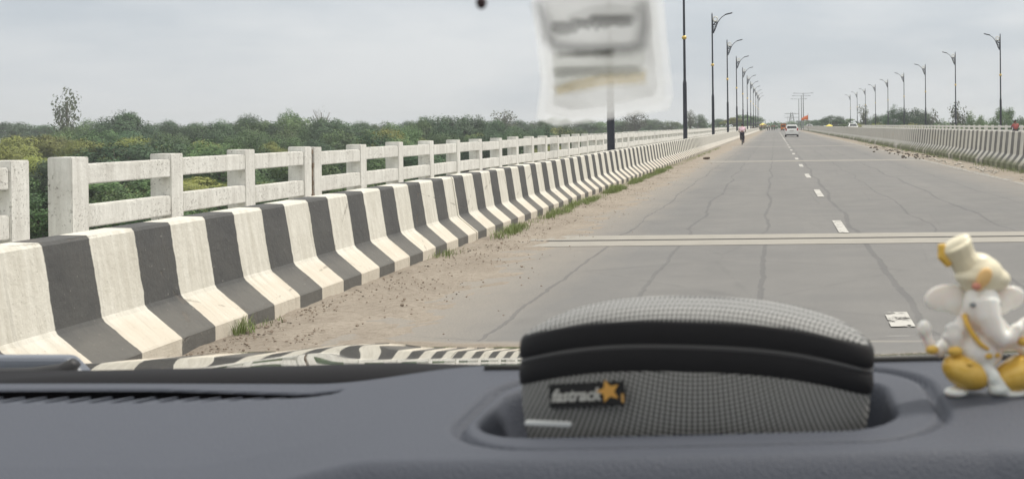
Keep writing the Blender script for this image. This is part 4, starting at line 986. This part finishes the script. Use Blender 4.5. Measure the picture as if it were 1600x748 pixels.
for rr_, fa in ((.0040, .045), (.0031, .05), (.0023, .06), (.0015, .07), (.0007, .07)):     # added translucent tubes imitating the frame's out-of-focus edge
    b = MB(); b.tube([glass_hit(x, y, .008)-base_ for x, y in ((842, 8), (850, 30), (856, 58), (868, 72), (900, 76), (950, 77), (985, 76), (1001, 70), (1006, 40), (1004, 8))], rr_, 8)
    o = b.build('printed_frame' if fro is None else 'frame_blur', film('grey_print', fa, (.10, .10, .10)), fro or stk, smooth=True); fro = fro or o
b = MB()
for i in range(19):
    x = 866+i*6.6; q = glass_hit(x, 44-(i>4)*6-(i>8)*6-abs(i-12)*.2, .008)-base_; b.ell(q, (.0016, .0004, .0030*rnd.uniform(.6, 1.5)), 8, 6)
b.build('printed_marks', film('grey_marks', .20, (.12, .12, .11)), stk)
b = MB()
for row, (y, x0_, x1_, hh) in enumerate(((86, 872, 960, .0016), (112, 868, 1000, .0026))):
    x = x0_
    while x < x1_: q = glass_hit(x, y-(x-x0_)*.03, .008)-base_; b.ell(q, (.0016, .0004, hh*rnd.uniform(.8, 1.3)), 8, 6); x += 5.2
b.build('printed_marks', film('soft_marks', .12, (.22, .23, .18)), stk)
patch('yellow_swoosh', [(862, 134), (900, 121), (940, 111), (1012, 108), (1012, 134), (950, 138), (905, 146), (866, 153)], film('yellow_print_soft', .22, (.78, .68, .42)), .0068)
patch('yellow_swoosh', [(868, 138), (900, 126), (940, 117), (1008, 114), (1008, 129), (950, 132), (905, 140), (872, 148)], film('yellow_print', .40, (.80, .66, .36)), .007)
patch('printed_blot', [(885, 24), (920, 10), (960, 6), (1000, 10), (996, 34), (940, 34), (890, 38)], film('blot', .18, (.25, .25, .24)), .0065)
tag(stk, 'clear plastic sticker with grey frame and yellow stripe at the top of the windscreen', 'sticker')
# bead hanging from the mirror, only its tip in view
b = MB(); q = at(752, 4, .34); b.ell((0,0,0), (.0017, .0017, .0022), 12, 8); b.tube([(0,0,.001), (0,0,.07)], .0003, 6)
o = b.build('hanging_bead', plain('dark_red_bead', (.03, .012, .014), .5), smooth=True); o.location = q; tag(o, 'tiny dark bead hanging into the top of the view, left of the clear sticker', 'bead')

# ------------------------------------------------------------------ glasses case
def m_mesh(name, low):
    t = NT(name); X, Y, Z = t.xyz(t.o); P = 1/.00205*math.pi
    x2 = t.ma('MULTIPLY', X, X)
    if low: u = t.ma('ADD', X, t.ma('MULTIPLY', t.ma('MULTIPLY', X, Z), 6)); v = t.ma('SUBTRACT', Z, t.ma('MULTIPLY', x2, 6))
    else:   u = t.ma('MULTIPLY', t.ma('ADD', X, t.ma('MULTIPLY', t.ma('MULTIPLY', X, Y), -3)), .86); v = t.ma('MULTIPLY', t.ma('ADD', t.ma('ADD', t.ma('MULTIPLY', Y, .13), Z), t.ma('MULTIPLY', x2, 2.2)), .92)
    su = t.ma('SINE', t.ma('MULTIPLY', u, P)); sv = t.ma('SINE', t.ma('MULTIPLY', v, P*1.0))
    h = t.ma('ABSOLUTE', t.ma('MULTIPLY', su, sv))
    c = t.mix(t.rng(h, .32, .62), ((.40, .40, .385) if low else (.34, .34, .33)), (.012, .014, .016))
    t.bump(t.ma('MULTIPLY', h, -1), .6, .0008); return t.fin(c, .6, spec=.3)
A_, B_ = .0845, .0365
def ringpts(sc, z, n=96, e=3.1):
    o = []
    for k in range(n):
        a = 2*math.pi*k/n; ca, sa = math.cos(a), math.sin(a)
        o.append((sc*A_*math.copysign(abs(ca)**(2/e), ca), sc*B_*math.copysign(abs(sa)**(2/e), sa), z))
    return o
def loft(name, prof, mat, parent, capb=False, capt=False):
    b = MB(); n = 96
    for s_, z in prof: b.v += [(x, y, zz-.0125*(abs(x)/A_)**2.7) for x, y, zz in ringpts(s_, z)]
    for j in range(len(prof)-1):
        for k in range(n): b.f.append((j*n+k, j*n+(k+1)%n, (j+1)*n+(k+1)%n, (j+1)*n+k))
    if capb: b.f.append(tuple(range(n))[::-1])
    if capt: b.f.append(tuple((len(prof)-1)*n+k for k in range(n)))
    b.m = [0]*len(b.f); return b.build(name, mat, parent, smooth=True)
cs = empty('glasses_case', (-.0385, .5325, EZ-.1030)); cs.rotation_euler = (R(-3), R(2.0), R(-1.5))
low = [(.0+.02, -.058), (.5, -.0578), (.8, -.056), (.88, -.052), (.93, -.045), (.965, -.034), (.99, -.022), (1.0, -.010)]
loft('lower_shell', low, m_mesh('lower_mesh_fabric', True), cs, capb=True)
up = [(1.0, .0095)]+[(math.cos(a)**.42, .0095+.0076*math.sin(a)) for a in [R(q) for q in (8, 18, 30, 42, 54, 64, 73, 80, 85, 88.5)]]
loft('lid', up, m_mesh('lid_mesh_fabric', False), cs, capt=True)
tapem = NT('zip_tape'); tapem.bump(tapem.noise(tapem.map(tapem.o, (1, 1, 3)), 500, 2), .3, .0005); tapem = tapem.fin((.014, .014, .016), .75, spec=.3)
loft('zip_tape', [(1.0, -.0112), (1.008, -.0106), (1.015, -.0060), (1.013, -.0020), (1.002, -.0008), (.995, 0.0)], tapem, cs)
loft('zip_tape', [(.995, 0.0), (1.002, .0010), (1.014, .0020), (1.019, .0060), (1.012, .0100), (1.0, .0114), (.985, .0118)], tapem, cs)
loft('zipper', [(.999, -.0012), (1.010, -.0006), (1.010, .0006), (.999, .0012)], plain('zip_teeth', (.06, .06, .062), .35), cs)
# woven brand tab
tb = empty('label_tab', (-.0475, -.0350, -.0232)); tb.parent = cs; tb.rotation_euler = (R(-3), R(-6.5), R(-13))
b = MB(); b.box((0, 0, 0), (.0400, .0012, .0118), bev=.0005); tabo = b.build('tab', plain('black_tab', (.006, .006, .007), .6), cs)
tabo.location = tb.location; tabo.rotation_euler = tb.rotation_euler; bpy.data.objects.remove(tb); tabo.name = 'label_tab'; tabo.scale = (.93, 1, .93)
def text_mesh(txt, size, shear, name, mat, parent, ext=.0002):
    cu = bpy.data.curves.new(name, 'FONT'); cu.body = txt; cu.size = size; cu.shear = shear; cu.extrude = ext; cu.align_x = 'CENTER'; cu.align_y = 'CENTER'; cu.offset = size*.03
    to = bpy.data.objects.new(name, cu); C.objects.link(to); dg = bpy.context.evaluated_depsgraph_get(); dg.update()
    me = bpy.data.meshes.new_from_object(to.evaluated_get(dg)); bpy.data.objects.remove(to)
    me.materials.clear(); me.materials.append(mat); o = bpy.data.objects.new(name, me); C.objects.link(o); o.parent = parent; o.rotation_euler = (R(90), 0, 0); return o
tx = text_mesh('fastrack', .0084, .35, 'lettering', plain('silver_lettering', (.50, .50, .47), .6), tabo); tx.location = (-.0058, -.0009, 0)
b = MB(); st_ = []
for k in range(10):
    a = math.pi/2+k*math.pi/5+.25; q = (.0056 if k%2 == 0 else .0026); st_.append((.0120+q*math.cos(a)*1.15, .0014+q*math.sin(a)))
b.prism(st_, 'Y', -.0012, -.0006); b.build('star_emblem', plain('orange_star', (.62, .33, .07), .6), tabo)
b = MB(); b.box((.0192, -.0007, -.0022), (.0012, .0006, .0042)); b.build('tab_stitch', plain('orange_thread', (.55, .32, .10), .6), tabo)
tag(cs, 'grey mesh zip-up glasses case with a black band, lying in the dashboard tray', 'glasses case')
# silver card edge in the tray
b = MB(); q = at(857, 661, .486); b.box((0, 0, 0), (.021, .004, .0018), bev=.0005); o = b.build('metal_strip', plain('bright_metal', (.62, .64, .64), .35, .2)); o.location = (q.x, .486, q.z); o.rotation_euler.y = R(3)
tag(o, 'small silver strip lying in the tray in front of the glasses case', 'metal strip')

# ------------------------------------------------------------------ elephant-headed deity figurine, 8 cm tall
FD = .54; k_ = FD/F; f0 = at(1534, 612, FD)
fg = empty('deity_figurine', (f0.x, FD, f0.z)); fg.rotation_euler = (0, 0, R(4))
def L(x, y, d=0): return Vector(((x-1534)*k_, d*k_, (612-y)*k_))
def fused(name, parts, mat, vox=.0009, sm=4):
    b = MB()
    for q in parts:
        if q[0] == 'e':
            _, c, r_, rot = (*q, None)[:4]; b.ell(c, tuple(v*k_ for v in r_), 18, 12, rot=rot)
        else: b.tube(q[1], [v*k_ for v in q[2]], 12)
    o = b.build(name, mat, fg, smooth=True); m = mod(o, 'REMESH', mode='VOXEL', voxel_size=vox, use_smooth_shade=True); mod(o, 'SMOOTH', factor=.6, iterations=sm); return o
t = NT('glazed_cream'); ivory = t.fin(t.mix(t.noise(t.o, 60, 3), (.80, .785, .75), (.84, .81, .75)), .2, Subsurface_Weight=.15)
t = NT('yellow_cream'); cream = t.fin(t.mix(t.noise(t.o, 90, 3), (.76, .71, .58), (.76, .68, .46)), .35)
t = NT('gold_glaze'); gold = t.fin(t.mix(t.noise(t.o, 120, 3), (.66, .37, .035), (.78, .54, .14)), .22, .05)
ry = lambda d: Matrix.Rotation(R(d), 3, 'Y')
fused('body', [('e', L(1530, 546, -8), (36, 30, 30)), ('e', L(1530, 515, 6), (30, 22, 30)), ('e', L(1533, 476, -8), (31, 28, 36)), ('e', L(1530, 492, 0), (32, 26, 24)),
    ('t', [L(1536, 466, -20), L(1538, 490, -30), L(1546, 512, -34), L(1558, 524, -36), L(1572, 520, -36), L(1581, 508, -34), L(1578, 500, -34)], [23, 20, 17, 14, 12, 10, 9]),
    ('t', [L(1508, 500, 2), L(1484, 528, 0), L(1464, 546, -6), L(1452, 538, -10), L(1444, 520, -12)], [13, 11, 11, 9, 8]), ('e', L(1441, 509, -13), (12, 9, 15)),
    ('t', [L(1508, 506, -4), L(1494, 540, -12), L(1487, 545, -18), L(1484, 528, -22)], [13, 11, 10, 9]), ('e', L(1484, 519, -24), (15, 8, 15)), ('t', [L(1475, 510, -25), L(1473, 500, -27)], [4.5, 3.5]), ('t', [L(1482, 508, -25), L(1481, 496, -27)], [4.5, 3.5]), ('t', [L(1489, 508, -25), L(1489, 497, -27)], [4.5, 3.5]), ('t', [L(1495, 511, -25), L(1497, 502, -27)], [4.2, 3.2]), ('t', [L(1472, 522, -25), L(1466, 516, -27)], [4.5, 3.5]),
    ('t', [L(1556, 500, 2), L(1580, 528, 0), L(1600, 546, -6), L(1614, 536, -10), L(1620, 520, -12)], [13, 11, 11, 9, 8]), ('e', L(1624, 509, -13), (12, 9, 15)),
    ('t', [L(1556, 506, -4), L(1574, 536, -14), L(1586, 536, -22), L(1594, 520, -24)], [12, 11, 10, 9]), ('e', L(1597, 507, -25), (14, 8, 16)),
    ('e', L(1544, 584, -30), (12, 14, 16)), ('e', L(1550, 600, -34), (16, 13, 10)), ('e', L(1488, 605, -22), (20, 18, 8)), ('e', L(1574, 608, -26), (24, 18, 7)),
    ('t', [L(1530, 566, -26), L(1548, 586, -34), L(1566, 602, -34)], [10, 9, 8])], ivory)
fused('ear', [('e', L(1478, 464, 6), (35, 6, 22), ry(-8)), ('e', L(1492, 474, 4), (22, 7, 17), ry(30))], ivory, .0008)
fused('ear', [('e', L(1579, 467, 6), (29, 6, 20), ry(-8)), ('e', L(1570, 476, 4), (18, 7, 15), ry(-35))], ivory, .0008)
fused('turban', [('e', L(1534, 430, 4), (38, 34, 32)), ('e', L(1526, 430, -2), (35, 28, 15)), ('e', L(1556, 436, 2), (26, 24, 18)), ('e', L(1530, 410, 4), (26, 24, 16))], cream, .0009)
fused('crown_plume', [('t', [L(1518, 420, 4), L(1504, 400, 2), L(1494, 380, 0)], [24, 23, 27]), ('e', L(1493, 379, 0), (27, 18, 9), ry(-30))], cream, .0008)
fused('plume_trim', [('t', [L(1471, 378, -3), L(1473, 398, -4), L(1484, 412, -6)], [6, 9, 6])], gold, .0006, 2)
fused('forehead_ornament', [('e', L(1531, 428, -32), (11, 6, 17), ry(30)), ('e', L(1522, 443, -31), (8, 5, 6))], plain('orange_gold', (.80, .52, .22), .35), .0006, 2)
fused('red_mark', [('e', L(1518, 441, -35), (8, 4, 6))], plain('red_glaze', (.60, .25, .18), .4), .0005, 2)
for c, r_, an in ((L(1505, 576, -16), (40, 32, 26), 24), (L(1584, 582, -16), (40, 32, 26), -24)):
    fused('gold_dhoti', [('e', c, r_, ry(an)), ('e', c+Vector((-.3*k_*an, 3*k_, 6*k_)), (26, 26, 24))], gold, .0009)
fused('sash', [('t', [L(1502, 486, -18), L(1505, 500, -26), L(1513, 516, -32), L(1524, 530, -37), L(1536, 538, -38)], [4.5, 4.5, 4.5, 4, 3])], gold, .0006, 1)
for a in ((1452, 540, -18, 9), (1486, 541, -28, 10), (1592, 528, -32, 9), (1536, 548, -36, 6), (1505, 558, -42, 5), (1550, 548, -32, 5)):
    fused('bangle', [('e', L(*a[:3]), (a[3]*1.2, a[3]*.8, a[3]*.8))], gold, .0005, 1)
for x in (1514, 1553): fused('eye', [('e', L(x, 470, -29), (6, 5, 4))], plain('painted_eye', (.25, .27, .28), .4), .0004, 1)
tag(fg, 'small white and gold elephant-headed deity figurine sitting on the dashboard', 'figurine')

# ------------------------------------------------------------------ haze
b = MB(); b.box((0, 2100, 20), (7600, 5000, 70)); t = NT('haze'); t.t.nodes.remove(t.b); pv = t.n('ShaderNodeVolumePrincipled')
pv.inputs['Color'].default_value = (.93, .965, 1, 1); pv.inputs['Density'].default_value = .00042; pv.inputs['Anisotropy'].default_value = .2; t.l(pv.outputs[0], t.out.inputs['Volume'])
hz = b.build('haze', t.m); hz['kind'] = 'stuff'; hz['label'] = 'thin pale haze over the river plain'; hz['category'] = 'haze'
